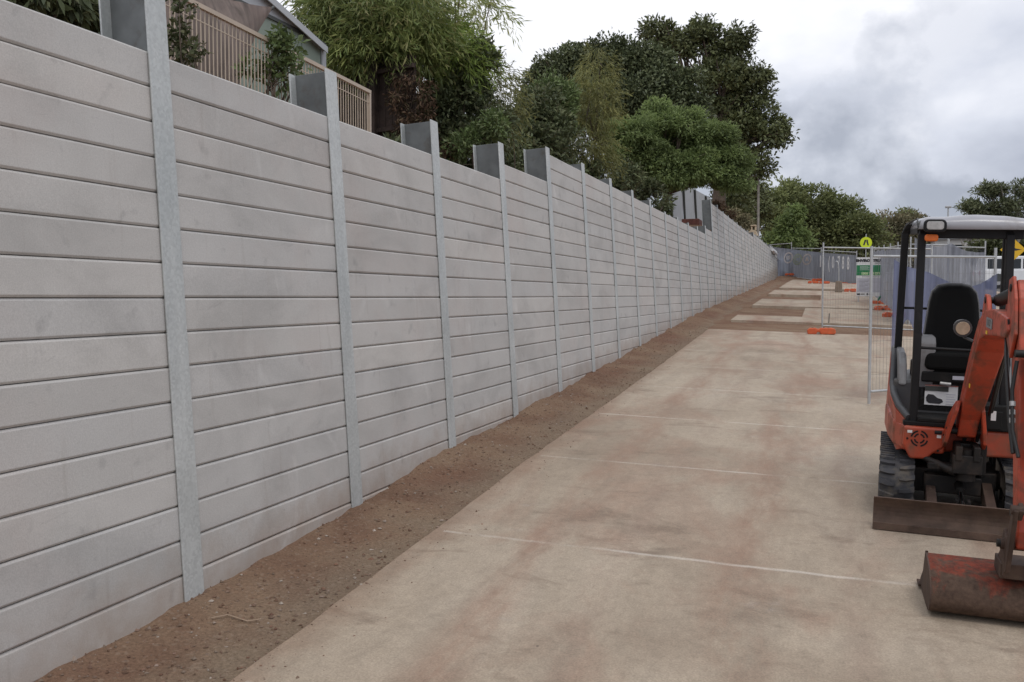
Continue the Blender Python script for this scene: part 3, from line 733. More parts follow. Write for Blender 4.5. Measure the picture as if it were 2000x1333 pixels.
# swing bracket, boom, arm
b = MB().box((-.06, -.79, .40), (.14, -.60, .54)).box((-.045, -.80, .50), (.0, -.58, .61)).box((.075, -.80, .50), (.12, -.58, .61))
b.cyl((.04, -.70, .34), (.04, -.70, .58), .07, 18); b.box((-.03, -.62, .36), (.19, -.50, .60))
b.tube([(-.26, -.58, .47), (-.16, -.66, .44), (-.03, -.74, .40)], [.022, .03, .035], 10); b.box((-.22, -.70, .40), (.02, -.62, .45))
b.build('swing_bracket', M['grease'], ex, bevel=.012)
bo = [(-.60, .64), (-.67, .66), (-.73, .80), (-.84, .94), (-1.17, 1.36), (-1.30, 1.46), (-1.50, 1.505), (-1.9, 1.54), (-2.22, 1.56), (-2.31, 1.61), (-2.26, 1.68),
      (-1.80, 1.70), (-1.45, 1.675), (-1.22, 1.59), (-.92, 1.33), (-.64, .98), (-.53, .80), (-.54, .68)]
def bx_(z):
    t = max(0, min(1, (z-.60)/.75)); t = t*t*(3-2*t)
    return .036+.044*t, .064+.028*t
m_ = MB().prism(bo, 'x', 0, 1); nb = len(bo)
m_.v = [((bx_(v[2])[0]+(1 if v[0] > .5 else -1)*bx_(v[2])[1]), v[1], v[2]) for v in m_.v]
boom = m_.build('boom', M['orange_arm'], ex, bevel=.012, seg=2)
for s_, flare in ((-1, .075), (1, .045)):
    fl = [(-.57, .60), (-.66, .57), (-.74, .62), (-.77, .74), (-.80, .88), (-.77, .95), (-.66, .93), (-.56, .80)]
    def fx(z, o): return .036+s_*(.062+flare*max(0, min(1, (.93-z)/.30))**.8+o)
    n = len(fl); vs = [(fx(z, .0), y, z) for y, z in fl]+[(fx(z, .026), y, z) for y, z in fl]
    MB().add(vs, [tuple(range(n)), tuple(range(2*n-1, n-1, -1))]+[(i, n+i, n+(i+1) % n, (i+1) % n) for i in range(n)]).build('boom_foot_plate', M['orange_arm'], boom, bevel=.006)
for x in (-.006, .132):
    MB().prism([(-1.30, 1.60), (-1.56, 1.665), (-1.45, 1.77), (-1.38, 1.775), (-1.34, 1.73)], 'x', x, x+.028).build('boom_lug', M['orange_arm'], boom, bevel=.006)
MB().box((-.0165, -1.80, 1.57), (-.0135, -1.58, 1.635)).build('boom_plate', M['greyp'], boom)
textmesh('boom_plate_text', 'U17', .06, M['trim'], boom, (-.0172, -1.69, 1.602), (math.pi/2, 0, -math.pi/2), .0004, 1.2)
textmesh('boom_lettering', 'KUBOTA', .075, M['greyp'], boom, (-.0132, -.985, 1.255), (math.pi/2, -R_(51), -math.pi/2), .0004, 1.25)
ac = MB().cyl((.08, -1.40, 1.735), (.08, -1.98, 1.815), .042, 16); ac.cyl((.08, -1.95, 1.811), (.08, -2.0, 1.818), .05, 16)
ac = ac.build('arm_cylinder', M['black'], ex)
MB().cyl((.08, -1.98, 1.815), (.08, -2.24, 1.845), .021, 12).build('cylinder_rod', M['chrome'], ac)
# boom lamp
bl_ = MB().tube([(-.078, -.86, 1.515), (-.078, -.90, 1.513), (-.078, -.985, 1.508), (-.078, -1.0, 1.507)], [.03, .052, .062, .062], 18).build('boom_lamp', M['dgrey'], ex)
MB().tube([(-.078, -1.0005, 1.507), (-.078, -1.008, 1.5065)], [.048, .046], 18).build('lamp_lens', M['tan'], bl_)
MB().tube([(-.078, -.9, 1.47), (-.06, -.95, 1.44), (-.008, -1.05, 1.42)], .010, 8).build('lamp_bracket', M['dgrey'], bl_)
ar = [(-2.17, 1.885), (-2.28, 1.905), (-2.36, 1.80), (-2.45, 1.55), (-2.58, 1.15), (-2.69, .80), (-2.76, .55), (-2.76, .46), (-2.70, .43), (-2.64, .47), (-2.60, .62), (-2.45, 1.05), (-2.27, 1.42), (-2.17, 1.58), (-2.13, 1.72)]
arm = MB().prism(ar, 'x', .028, .138).build('arm', M['orange_arm'], ex, bevel=.01)
for x in (.004, .142):
    MB().prism([(-2.16, 1.58), (-2.16, 1.90), (-2.27, 1.925), (-2.37, 1.80), (-2.43, 1.60), (-2.33, 1.45)], 'x', x, x+.02).build('arm_cheek_plate', M['orange_arm'], arm, bevel=.006)
bc = MB().cyl((.083, -2.52, 1.50), (.083, -2.77, .92), .037, 14).build('bucket_cylinder', M['black'], ex)
MB().cyl((.083, -2.77, .92), (.083, -2.86, .70), .02, 10).build('cylinder_rod', M['chrome'], bc)
lk = MB()
for x in (.005, .135): lk.prism([(-2.70, .62), (-2.66, .60), (-2.86, .64), (-2.90, .70), (-2.86, .74)], 'x', x, x+.025)
for x in (-.02, .155): lk.prism([(-2.84, .72), (-2.90, .70), (-2.78, .32), (-2.70, .30), (-2.70, .38)], 'x', x, x+.025)
lk.cyl((-.03, -2.87, .70), (.19, -2.87, .70), .024, 12); lk.cyl((-.04, -2.70, .46), (.20, -2.70, .46), .03, 12)
lk.box((-.03, -2.70, .26), (.19, -2.50, .345)); lk.prism([(-2.46, .28), (-2.74, .28), (-2.76, .50), (-2.66, .54), (-2.60, .40)], 'x', -.022, .0); lk.prism([(-2.46, .28), (-2.74, .28), (-2.76, .50), (-2.66, .54), (-2.60, .40)], 'x', .185, .215)
lk.build('bucket_linkage', M['rust'], ex, bevel=.006)
# bucket: wide rounded shell, open towards the machine
ctl = [(y_, z_*.80) for y_, z_ in [(-2.36, .325), (-2.46, .322), (-2.56, .303), (-2.645, .262), (-2.70, .20), (-2.725, .13), (-2.715, .065), (-2.665, .018), (-2.58, .004), (-2.42, .001), (-2.20, .002)]]
def cr(P, k=4):
    out = []
    for i in range(len(P)-1):
        p0, p1, p2, p3 = (np.array(P[max(0, min(len(P)-1, i+j))]) for j in (-1, 0, 1, 2))
        for t in np.arange(k)/k: out.append(tuple(.5*((2*p1)+(p2-p0)*t+(2*p0-5*p1+4*p2-p3)*t*t+(3*p1-p0-3*p2+p3)*t**3)))
    return out+[P[-1]]
sh_o = cr(ctl); sh_i = []
for i, (y, z) in enumerate(sh_o):
    q0, q1 = np.array(sh_o[max(0, i-1)]), np.array(sh_o[min(len(sh_o)-1, i+1)]); tv = (q1-q0)/np.linalg.norm(q1-q0)
    sh_i.append((y-tv[1]*-.013*-1, z+tv[0]*-.013*-1) if False else (y-tv[1]*.013, z+tv[0]*.013))
bx0, bx1 = -.375, .565
bu = MB().prism(sh_o+sh_i[::-1], 'x', bx0, bx1, 0, True)
bucket = bu.build('bucket', M['bucket'], ex, bevel=.003)
for x in (bx0-.006, bx1-.012):
    MB().prism([(y, z) for y, z in sh_o[:36:2]]+[(-2.16, .0), (-2.19, .045), (-2.30, .13), (-2.345, .24), (-2.36, .272)], 'x', x, x+.018).build('bucket_side', M['rust'], bucket, bevel=.003)
MB().prism([(-2.12, -.002), (-2.24, .0025), (-2.24, .018), (-2.12, .010)], 'x', bx0-.02, bx1+.02).build('cutting_edge', M['rust'], bucket)
hs = MB()
for k, (x, dz) in enumerate(((.03, 0), (.182, .0), (.196, .02))):
    hs.tube([(x, -.66, .84+dz), (x-.006, -.90, 1.08+dz), (x-.004, -1.18, 1.42+dz), (x, -1.5, 1.62+dz), (x, -2.0, 1.66+dz), (x+.01, -2.36, 1.52), (x+.02, -2.48, 1.40)] if k else
            [(x, -2.05, 1.56), (x-.02, -2.20, 1.45), (x-.03, -2.36, 1.30), (x-.03, -2.50, 1.10), (x-.02, -2.60, .95)], .012, 7)
hs.tube([(.012, -2.52, 1.46), (-.006, -2.54, 1.30), (-.004, -2.62, 1.08), (.02, -2.70, .95)], .011, 7)
hs.tube([(.03, -.60, .62), (.05, -.66, .80), (.07, -.62, .92)], .014, 8); hs.tube([(.12, -.60, .62), (.12, -.70, .82), (.10, -.62, .95)], .014, 8)
hs.each('hydraulic_hose', M['hose'], ex)
pn = MB()
for y, z, x0, x1, r in ((-.645, .70, -.105, .175, .026), (-2.25, 1.64, -.008, .178, .036), (-1.43, 1.735, -.012, .166, .022), (-2.25, 1.855, -.004, .17, .022), (-2.52, 1.50, .0, .166, .022), (-2.70, .462, -.058, .222, .022), (-2.62, .62, .012, .155, .022)):
    pn.cyl((x0, y, z), (x1, y, z), r, 14)
pn.each('pivot_pin', M['grease'], ex, bevel=.003, seg=1)
dc = MB()
for y, z, a, c_ in ((-1.02, 1.10, .05, .03), (-1.60, 1.535, .06, .022)): dc.box((-.0150, y-a/2, z-c_/2), (-.0128, y+a/2, z+c_/2))
dc.each('sticker', M['yellow'], boom)
dc = MB().box((.36, -.6185, .60), (.43, -.6005, .63)).box((.40, -.6185, .80), (.44, -.6005, .85)); dc.each('sticker', M['white'], ex)
bolts = MB()
for x, z in ((-.37, .61), (-.15, .53), (-.115, .655), (.16, .66), (.42, .54)): bolts.cyl((x, -.628, z), (x, -.60, z), .009, 8)
bolts.each('bolt', M['grease'], ex)
fit = MB()
for i in range(3): fit.cyl((-.003, -2.56-.012*i, 1.235-.045*i), (-.003, -2.57-.012*i, 1.21-.045*i), .016, 10)
fit.each('hose_fitting', M['lightmetal'], ex)

# ---------------------------------------------------------------- temporary fencing
def temp_fence(p0, p1, h, label, group='temporary fence panels', mesh=True, r=.021, ext=.12, clear=.12, step=.06, hstep=.22, sub=True):
    p0, p1 = Vector(p0), Vector(p1); d = p1-p0; Ln = math.hypot(d.x, d.y); sl = d.z/Ln
    t = thing('temporary_fence_panel', label, 'fence panel', p0, (0, 0, math.atan2(d.y, d.x)), group)
    Z = lambda x: sl*x
    f = MB()
    f.tube([(0, 0, 0), (0, 0, h+ext)], r, 8); f.tube([(Ln, 0, Z(Ln)), (Ln, 0, Z(Ln)+h+ext)], r, 8)
    f.tube([(r, 0, h), (Ln-r, 0, h+Z(Ln))], r*.85, 8); f.tube([(r, 0, clear), (Ln-r, 0, clear+Z(Ln))], r*.85, 8)
    f.build('frame', M['fence'], t)
    if mesh:
        w = MB(); k = int(Ln/step)
        for i in range(1, k):
            x = Ln*i/k; w.tube([(x, 0, clear+Z(x)), (x, 0, h+Z(x))], .0017, 3, cap=False, smooth=False)
        for j in range(1, int((h-clear)/hstep)+1):
            z = clear+j*hstep
            if z < h: w.tube([(0, .004, z), (Ln, .004, z+Z(Ln))], .0017, 3, cap=False, smooth=False)
        w.build('wire_mesh', M['wire'], t)
    return t
def P3(x, y, dz=0): return (x, y, gz(x, y)+dz)
temp_fence(P3(-.06, 24.2, -.02), P3(2.35, 23.95, -.02), 2.03, 'bare mesh fence panel behind the orange weighted foot at the slab end')
zb = at(1698, 792, 13.0).z
temp_fence((.565, 13.1, gz(.565, 13.1)+.03), (2.27, 14.75, gz(2.27, 14.75)+.03), 1.93, 'open gate panel of galvanised mesh standing right behind the excavator', ext=.13, clear=.16)
cpts = [(2.06, 27.0), (2.05, 30.5), (2.05, 34.0), (2.04, 37.5), (2.04, 41.0), (2.03, 44.5)]
for i, (a, q) in enumerate(zip(cpts[:-1], cpts[1:])):
    temp_fence(P3(a[0], a[1]+.03), P3(q[0], q[1]-.03), 2.1, ['nearest panel of the cloth covered fence running away from the excavator', 'second panel of the cloth covered fence running away from the excavator',
               'third panel of the cloth covered fence running away from the excavator', 'fourth panel of the cloth covered fence running away from the excavator', 'farthest panel of the cloth covered fence running away from the excavator'][i],
               step=.12, hstep=.3)
temp_fence(P3(2.12, 26.9), P3(3.2, 28.5), 2.12, 'cross fence panel meeting the corner, hung with grey cloth behind the canopy', ext=.2)
temp_fence(P3(3.23, 28.55), P3(4.42, 30.5), 2.08, 'cross fence panel nearest the white four wheel drive, under the canopy', ext=.2)

def cloth(name, label, mat, fn, nu, nv, group=None, cat='mesh cloth'):
    o = MB().grid(fn, nu, nv).build(name, mat)
    return tag(o, label, cat, group)
def wav(x, z, s=1.0): return .05*mnoise.noise(Vector((x*2.2, z*.5, s)))+.02*mnoise.noise(Vector((x*7, z*.8, s)))
def clothC(u, v):
    y = 26.95+17.6*u; x = 2.03-.05+wav(y, v, 2)*1.6
    return (x, y, gz(2, y)+.12+v*(1.93-.10*abs(math.sin(u*math.pi*5))*.6))
cloth('shade_cloth', 'long grey mesh cloth on the fence beside the green and white sign board', M['cloth'], clothC, 120, 10)
def clothD(u, v):
    x = 2.16+2.2*u; y = 26.86+3.55*u
    return (x+.05, y-.03+1.5*wav(x, v, 5), gz(x, y)+.1+v*(2.2-.16*abs(math.sin(u*2*math.pi))-.25*u-.5*max(0, u-.8)))
cloth('shade_cloth', 'grey mesh cloth on the cross fence seen through the excavator canopy', M['cloth'], clothD, 40, 12)
def clothB(u, v):
    x = .565+1.705*u; y = 13.1+1.65*u
    uu = u
    top = float(np.interp(uu, [.155, .24, .42, .60, .74, .86, 1], [1.89, 1.80, 1.72, 1.58, 1.50, 1.56, 1.70]))
    bot = .14
    if .16 < uu < .40: bot = .14+.95*math.sin((uu-.16)/.24*math.pi)**.8
    z = bot+(max(top, bot+.1)-bot)*v
    s = .45*mnoise.noise(Vector((x*2.0, z*.7, 9)))*.12
    return (x+.02*v, y-.035+s-.03, gz(x, y)+.03+z)
def clothB_u(u, v): return clothB(.155+u*.84, v)
cloth('shade_cloth', 'sagging blue mesh cloth tied to the open gate panel behind the seat', M['cloth_blue'], clothB_u, 60, 14)

# far end: fence with printed banner
FE = [at(1478, 541, 86), at(1545, 541.5, 80), at(1603, 549, 72), at(1672, 561, 64)]
FT = [at(1478, 474, 86), at(1545, 482.5, 80), at(1603, 489, 72), at(1672, 494, 64)]
for i in range(3):
    h = (FT[i].z-FE[i].z+FT[i+1].z-FE[i+1].z)/2
    temp_fence(FE[i]-Vector((0, 0, .1)), FE[i+1]-Vector((0, 0, .1)), h+.1, ['end fence panel hidden partly behind the far end of the concrete wall', 'end fence panel carrying three printed circles on its banner', 'end fence panel carrying the large pale letters on its banner'][i], step=.2, hstep=.5, ext=.1, r=.03)
def bann(u, v):
    s = u*3; i = min(2, int(s)); f = s-i
    lo = FE[i].lerp(FE[i+1], f); hi = FT[i].lerp(FT[i+1], f)
    p = lo.lerp(hi, .02+.90*v); w = .25*mnoise.noise(Vector((u*14, v*1.2, 4)))*.5
    return (p.x, p.y-.16+w*.5, p.z)
ban = cloth('banner', 'grey mesh banner with three circles and pale letters across the far end fence', M['cloth_end'], bann, 90, 12, cat='banner')
dv = (FE[2]-FE[1]); ang = math.atan2(dv.y, dv.x)
dv3 = (FE[3]-FE[2]); ang3 = math.atan2(dv3.y, dv3.x)
def on_ban(u, v, i, off=.30):
    "point on the upright plane of end fence run i seen along (u, v), off in front of it"
    a_, b_ = FE[i]-Vector((0, .16, 0)), FE[i+1]-Vector((0, .16, 0)); n = Vector((b_.y-a_.y, a_.x-b_.x, 0)).normalized()
    if n.y > 0: n = -n
    d = AX_F+AX_R*((u-1000)/FPX)+AX_U*((666.5-v)/FPX); o = Vector((0, 0, HCAM))
    return o+d*((n.dot(a_+n*off-o))/n.dot(d))
def disc(u, v, inner):
    p = on_ban(u, v, 1); b = MB(); n = 28; k = depth(p)/FPX
    q1 = on_ban(u+9, v, 1); e = q1-p; e.z = 0; rz = 11*k
    def ringp(a, s): return p+e*(s*math.cos(a))+Vector((0, 0, rz*s*math.sin(a)))
    o = [ringp(2*math.pi*i/n, 1) for i in range(n)]; q = [ringp(2*math.pi*i/n, .74) for i in range(n)]
    b.add(o+q, [(i, (i+1) % n, n+(i+1) % n, n+i) for i in range(n)], 0)
    Z = Vector((0, 0, rz))
    if inner == 0:
        for k in (-.32, 0, .32): b.add([p+e*(k-.09)-Z*.3, p+e*(k+.09)-Z*.3, p+e*(k+.09)+Z*.35, p+e*(k-.09)+Z*.35], [(0, 1, 2, 3)])
    elif inner == 1:
        A = [ringp(.6+i*.5, .6) for i in range(10)]; B = [ringp(.6+i*.5, .35) for i in range(10)]
        b.add(A+B, [(i, i+1, 11+i, 10+i) for i in range(9)])
    else: b.add([ringp(math.pi/2, .6), ringp(math.pi*1.18, .55), ringp(math.pi*1.82, .55)], [(0, 1, 2)])
    o = b.build('printed_circle', M['print'] if inner != 1 else M['printgreen'], None); o.parent = ban; return o
disc(1539.5, 504, 0); disc(1557.5, 507, 1); disc(1576, 507, 2)
for ch, u, v, sx in (('I', 1602.5, 512, 1), ('S', 1608, 513, .62), ('(', 1619, 514, .7), ('0', 1627, 514, .62), ('7', 1638, 514, .62), ('8', 1646.5, 515, .58), ('8', 1656.5, 516, .58)):
    p = on_ban(u, v, 1 if u < 1603 else 2, .34)
    textmesh('banner_lettering', ch, 1.15, M['white'], ban, p, (math.pi/2, 0, ang if u < 1603 else ang3), .002, sx*1.5, off=.02)

# orange fence feet
def make_foot():
    r = thing('fence_foot', 'x', 'fence foot', group='orange plastic fence feet')
    b = MB()
    prof = [(-.31, .0), (-.12, .0), (-.10, .055), (-.045, .055), (-.02, 0), (.29, 0), (.315, .04), (.30, .125), (.22, .15), (-.02, .15), (-.05, .125), (-.10, .125), (-.13, .15), (-.26, .145), (-.32, .10)]
    b.prism(prof, 'y', -.11, .11)
    b.build('block', M['foot'], r, bevel=.022, seg=3)
    s = MB().tube([(.05, 0, .148), (.05, 0, .156)], .026, 10).tube([(.15, 0, .148), (.15, 0, .156)], .026, 10).tube([(-.2, 0, .144), (-.2, 0, .152)], .026, 10)
    s.each('socket', M['ink'], r); return r
ft0 = make_foot(); first = [True]
def foot(x, y, rz, label, dz=0, sc_=1.0):
    o = ft0 if first[0] else copy_tree(ft0); first[0] = False
    o.location = P3(x, y, dz); o.rotation_euler = (0, 0, rz); o['label'] = label; o.scale = (sc_, sc_, sc_); return o
foot(-.07, 23.05, .05, 'orange fence foot alone on the slab end, nearest the camera')
foot(1.93, 29.75, .25, 'orange fence foot nearest the excavator, below the grey cloth fence', sc_=1.0)
foot(1.88, 33.4, .2, 'middle one of three orange fence feet below the grey cloth fence', sc_=1.05)
foot(1.93, 37.3, .15, 'farthest of three orange fence feet below the grey cloth fence', sc_=1.05)
foot(-.72, 62.3, .0, 'faded orange fence foot lying on the far pale concrete pad', .07, 1.05)
foot(-.05, 62.5, .1, 'faded orange fence foot beside another on the far pad', .07, 1.0)
foot(1.22, 49.6, .05, 'low orange fence foot between the marker post and the sign board', .04, 1.05)
for (u, v, y, l) in ((1542, 535.5, 79, 'small red orange fence foot on the dirt under the three circles'), (1596, 546, 71, 'orange fence foot under the end banner between circles and letters'),
                     (1645, 553.5, 66, 'orange fence foot under the pale letters of the end banner'), (1664, 556, 64, 'orange fence foot under the banner end nearest the sign board')):
    p = at(u, v, y-.5); o = copy_tree(ft0); o.location = p-Vector((0, 0, .12)); o.rotation_euler = (0, 0, .1); o['label'] = l; o.scale = (1.15,)*3

# site sign board
sx, sy = 1.255, 38.3
p0 = at(1672, 579, sy); p1 = at(1727.5, 579, sy); pt = at(1700, 503, sy)
SW = p1.x-p0.x; SH = pt.z-p0.z
sg = thing('site_sign', 'tall white construction sign board with green band beside grey cloth fence', 'sign', ((p0.x+p1.x)/2, sy, p0.z))
MB().box((-SW/2, -.012, 0), (SW/2, .012, SH)).build('board', M['white'], sg)
b = MB()
for x in (-SW*.42, SW*.42): b.box((x-.02, .013, -.35), (x+.02, .053, SH*.96))
b.each('post', M['fence'], sg)
MB().box((-SW/2, -.0155, SH*.535), (SW/2, -.0125, SH*.64)).build('green_band', M['green'], sg)
MB().box((-SW/2, -.0155, SH*.64), (SW/2, -.0125, SH*.80)).build('green_band', M['green'], sg)
MB().prism([(.02, SH*.645), (SW*.16, SH*.795), (SW*.02, SH*.797), (-SW*.06, SH*.70)], 'y', -.018, -.016).build('teal_shape', M['teal'], sg)
MB().box((-SW*.47, -.0155, SH*.10), (SW*.47, -.0125, SH*.47)).build('text_panel', M['lilac'], sg)
tr = (math.pi/2, 0, 0)
textmesh('lettering', 'ENVIRO STRUCT', SH*.088, M['ink'], sg, (0, -.016, SH*.915), tr, .001, 1.08, off=.012)
textmesh('lettering', 'GROUP', SH*.055, M['ink'], sg, (SW*.28, -.016, SH*.845), tr, .001, 1.1)
textmesh('lettering', '1300 765 271', SH*.078, M['palegreen'], sg, (0, -.018, SH*.583), tr, .001, 1.05, off=.01)
textmesh('lettering', 'www.envirostruct.com.au', SH*.04, M['ink'], sg, (0, -.016, SH*.503), tr, .001, 1.0)
b = MB()
for i in range(4): b.box((-SW*.38, -.0185, SH*(.675+.03*i)), (-SW*(.05+.03*(i % 2)), -.0165, SH*(.682+.03*i)))
b.build('print_lines', M['white'], sg)
b = MB()
for i in range(9): b.box((-SW*.40, -.018, SH*(.14+.034*i)), (-SW*(.40-.2-.12*((i*7) % 3)), -.0165, SH*(.145+.034*i)))
b.box((-SW*.47, -.018, SH*.03), (-SW*.36, -.0135, SH*.075)).box((-SW*.13, -.018, SH*.03), (-SW*.08, -.0135, SH*.08)).box((-SW*.34, -.018, SH*.045), (-SW*.2, -.0135, SH*.065)).box((-SW*.05, -.018, SH*.045), (SW*.08, -.0135, SH*.06))
b.build('print_lines', M['ink'], sg)
# green hose arc beside the sign
hp = at(1726, 591, 37.6)
b = MB().tube([(hp.x-.22+.30*(1-math.cos(a*math.pi/12)), hp.y-.05+.01*a, hp.z-.06+.36*math.sin(a*math.pi/12)) for a in range(0, 11)], .035, 8)
tag(b.build('hose', M['hosegreen']), 'green hose arching over the orange feet beside the sign board', 'hose')

# marker post in a concrete block
mp = thing('marker_post', 'pale bent marker post standing in a small grey concrete block on the pad', 'post', P3(.62, 48.6, .03))
MB().prism([(-.18, 0), (.18, 0), (.15, .55), (-.15, .55)], 'y', -.17, .17).build('concrete_block', surf('block_concrete', (.22, .17, .13), .9, 0, .2, 6), mp, bevel=.03)
MB().tube([(0, 0, .5), (-.01, 0, 1.1), (-.05, 0, 1.45), (-.1, 0, 1.52), (-.14, 0, 1.50)], .028, 8).build('pole', M['fence'], mp)
tag(MB().tube([P3(.10, 26.4, .0), P3(.11, 26.4, .26)], .012, 6).build('peg', M['trim']), 'thin dark peg standing on the slab behind the mesh panel', 'peg')

# signs beyond
p = at(1691.5, 474.5, 71); q = Vector((p.x, 71, gz(3, 71)))
rs = thing('crossing_sign', 'round lime pedestrian crossing sign on a pole above the fence', 'road sign', (p.x, 71.06, gz(p.x, 71)))
zc_ = p.z-gz(p.x, 71)
MB().tube([(0, .06, -.1), (0, .06, zc_+.62)], .035, 8).build('pole', M['fence'], rs)
MB().cyl((0, -.02, zc_), (0, .02, zc_), .40, 28).build('disc', M['lime'], rs)
R2 = .36
b = MB()
b.prism([(-.20, zc_-.18), (-.10, zc_-.18), (.0, zc_+.10), (.02, zc_+.21), (-.10, zc_+.21), (-.14, zc_+.05)], 'y', -.026, -.021)
b.prism([(.20, zc_-.20), (.10, zc_-.18), (.02, zc_+.06), (.035, zc_+.21), (.12, zc_+.21), (.15, zc_+.0)], 'y', -.026, -.021)
b.build('walking_legs_symbol', M['ink'], rs)
p = at(1978.5, 488, 49); g0 = gz(p.x, 49)
ds = thing('warning_sign', 'yellow diamond road warning sign on a pole behind the canopy post', 'road sign', (p.x, 49, g0))
zc_ = p.z-g0
MB().tube([(-.02, .06, -.1), (-.02, .06, zc_+1.15)], .03, 8).build('pole', M['fence'], ds)
MB().prism([(-.54, zc_), (0, zc_-.54), (.54, zc_), (0, zc_+.54)], 'y', -.01, .01).build('diamond', M['yellow'], ds)
MB().prism([(-.3, zc_-.04), (.12, zc_-.05), (.36, zc_), (.12, zc_+.05), (0, zc_+.12), (-.1, zc_+.05), (-.3, zc_+.04)], 'y', -.016, -.012).build('arrow_symbol', M['ink'], ds)
MB().cyl((.19, -.012, zc_+.80), (.19, .012, zc_+.80), .27, 22).build('disc', M['yellow'], ds)
MB().prism([(.1, zc_+.70), (.16, zc_+.70), (.22, zc_+.95), (.12, zc_+.93)], 'y', -.020, -.014).build('disc_symbol', M['ink'], ds)
p = at(1852, 404, 150)
lpz = gz(p.x, 150)
lt = thing('light_pole', 'tall thin light pole with flat lamp heads far off above the tree line', 'light pole', (p.x, 150, lpz-.2))
MB().tube([(0, 0, 0), (0, 0, p.z-lpz)], [.16, .11], 8).build('pole', M['fence'], lt)
MB().box((-.42, -.2, p.z-lpz), (.42, .2, p.z-lpz+.28)).build('lamp_head', M['lightmetal'], lt, bevel=.05)

# cars
def car(label, loc, rz, kind='suv', col='carwhite'):
    c = thing('parked_car', label, 'car', loc, (0, 0, rz))
    Ln, Wd, H = (4.7, 1.85, 1.85) if kind == 'suv' else (4.1, 1.7, 1.45)
    h = Ln/2
    if kind == 'suv': low = [(-h, .45), (-h+.02, .95), (-h+.1, 1.08), (h-1.25, 1.06), (h-.12, .92), (h, .6), (h-.05, .38), (-h+.1, .38)]; cab = [(-h+.10, 1.06), (-h+.28, H-.08), (-h+.5, H), (h-2.1, H), (h-1.9, H-.06), (h-1.15, 1.06)]
    else: low = [(-h, .4), (-h+.05, .8), (h-1.0, .86), (h-.1, .7), (h, .45), (h-.05, .28), (-h+.1, .28)]; cab = [(-h+.35, .82), (-h+.75, H-.04), (-h+1.1, H), (h-1.9, H), (h-1.6, H-.05), (h-.85, .84)]
    MB().prism(low, 'y', -Wd/2, Wd/2).build('body', M[col], c, bevel=.06, seg=3)
    cb = MB().prism(cab, 'y', -Wd/2+.12, Wd/2-.12).build('cabin', M[col], c, bevel=.06, seg=3)
    cx = sum(p[0] for p in cab)/len(cab)
    for s in (-1, 1):
        w0 = min(p[0] for p in cab)+.3; w1 = h-1.5; zt = H-.16; zb_ = low[2][1]+.04 if kind == 'suv' else .88
        for a, bb in ((w0, w0+(w1-w0)*.3), (w0+(w1-w0)*.34, w0+(w1-w0)*.64), (w0+(w1-w0)*.68, w1)):
            last = bb == w1
            MB().prism([(a, zb_), (bb, zb_), (bb-(.28 if last else 0), zt), (a, zt)], 'y', s*(Wd/2-.115)-.006, s*(Wd/2-.115)+.006).build('window', M['glass'], c)
        for x in (-h+.95, h-.85):
            r = .38 if kind == 'suv' else .31
            MB().prism([(x+(r+.07)*math.cos(t*math.pi/8), r+(r+.07)*math.sin(t*math.pi/8)) for t in range(9)], 'y', s*(Wd/2)-.02, s*(Wd/2)+.004).build('wheel_arch', M['trim'], c)
            w = MB().cyl((x, s*(Wd/2-.2), r), (x, s*(Wd/2+.006), r), r, 22).build('wheel', M['tyre'], c)
            MB().cyl((x, s*(Wd/2+.0), r), (x, s*(Wd/2+.014), r), r*.58, 14).build('rim', M['lightmetal'], w)
    for y in (-.62, .62):
        MB().box((h-.14, y-.16, .72 if kind == 'suv' else .58), (h-.01, y+.16, .88 if kind == 'suv' else .68)).build('headlight', M['lens'], c, bevel=.02)
        MB().box((-h-.005, y-.1, .75), (-h+.05, y+.1, 1.0)).build('tail_light', surf('tail_red', (.4, .02, .02), .3, 0, .1, 5, None, bmp=0) if 'tail_red' not in bpy.data.materials else bpy.data.materials['tail_red'], c)
    return c
pc = at(1990, 557, 62)
car('white four wheel drive parked beyond the fence behind the excavator', (pc.x, 62, at(1985, 563, 62).z-.0), .12, 'suv')
pc = at(1992, 552, 96)
car('small white car parked far off beyond the four wheel drive', (pc.x+.8, 96, at(1990, 556, 96).z), .35, 'small')
#@@PART3
# ---------------------------------------------------------------- trees and plants
def leaf_quads(P, A, ln, wd, curl=.0, Nr=None):
    "one kite-shaped leaf per point P along axis A"
    n = len(P); r = RNG.standard_normal((n, 3))
    if Nr is not None: r = Nr+r*.38
    s = np.cross(A, r); s /= np.linalg.norm(s, axis=1)[:, None]+1e-9
    l = (ln*(.65+.7*RNG.random(n)))[:, None]; w = (wd*(.65+.7*RNG.random(n)))[:, None]
    m = P+A*l*.5; up = np.cross(s, A)*l*curl
    V = np.stack([P, m+s*w*.5+up, P+A*l, m-s*w*.5+up], 1).reshape(-1, 3)
    return V
def quad_obj(name, V, mat, parent=None):
    n = len(V)//4; me = bpy.data.meshes.new(name)
    me.vertices.add(len(V)); me.vertices.foreach_set('co', V.astype(np.float32).ravel())
    me.loops.add(n*4); me.loops.foreach_set('vertex_index', np.arange(n*4, dtype=np.int32))
    me.polygons.add(n); me.polygons.foreach_set('loop_start', np.arange(0, n*4, 4, dtype=np.int32))
    me.polygons.foreach_set('loop_total', np.full(n, 4, dtype=np.int32))
    me.materials.append(mat); me.update(); me.validate()
    o = bpy.data.objects.new(name, me); COL.objects.link(o)
    if parent: o.parent = parent
    return o
def unit(a): return a/(np.linalg.norm(a, axis=-1, keepdims=True)+1e-9)
def clumps(c, r, n, shell=.55):
    d = unit(RNG.standard_normal((n, 3))); t = shell+(1-shell)*RNG.random(n)**.6
    t *= 1+.10*RNG.standard_normal(n)
    return np.array(c)+d*t[:, None]*np.array(r), d
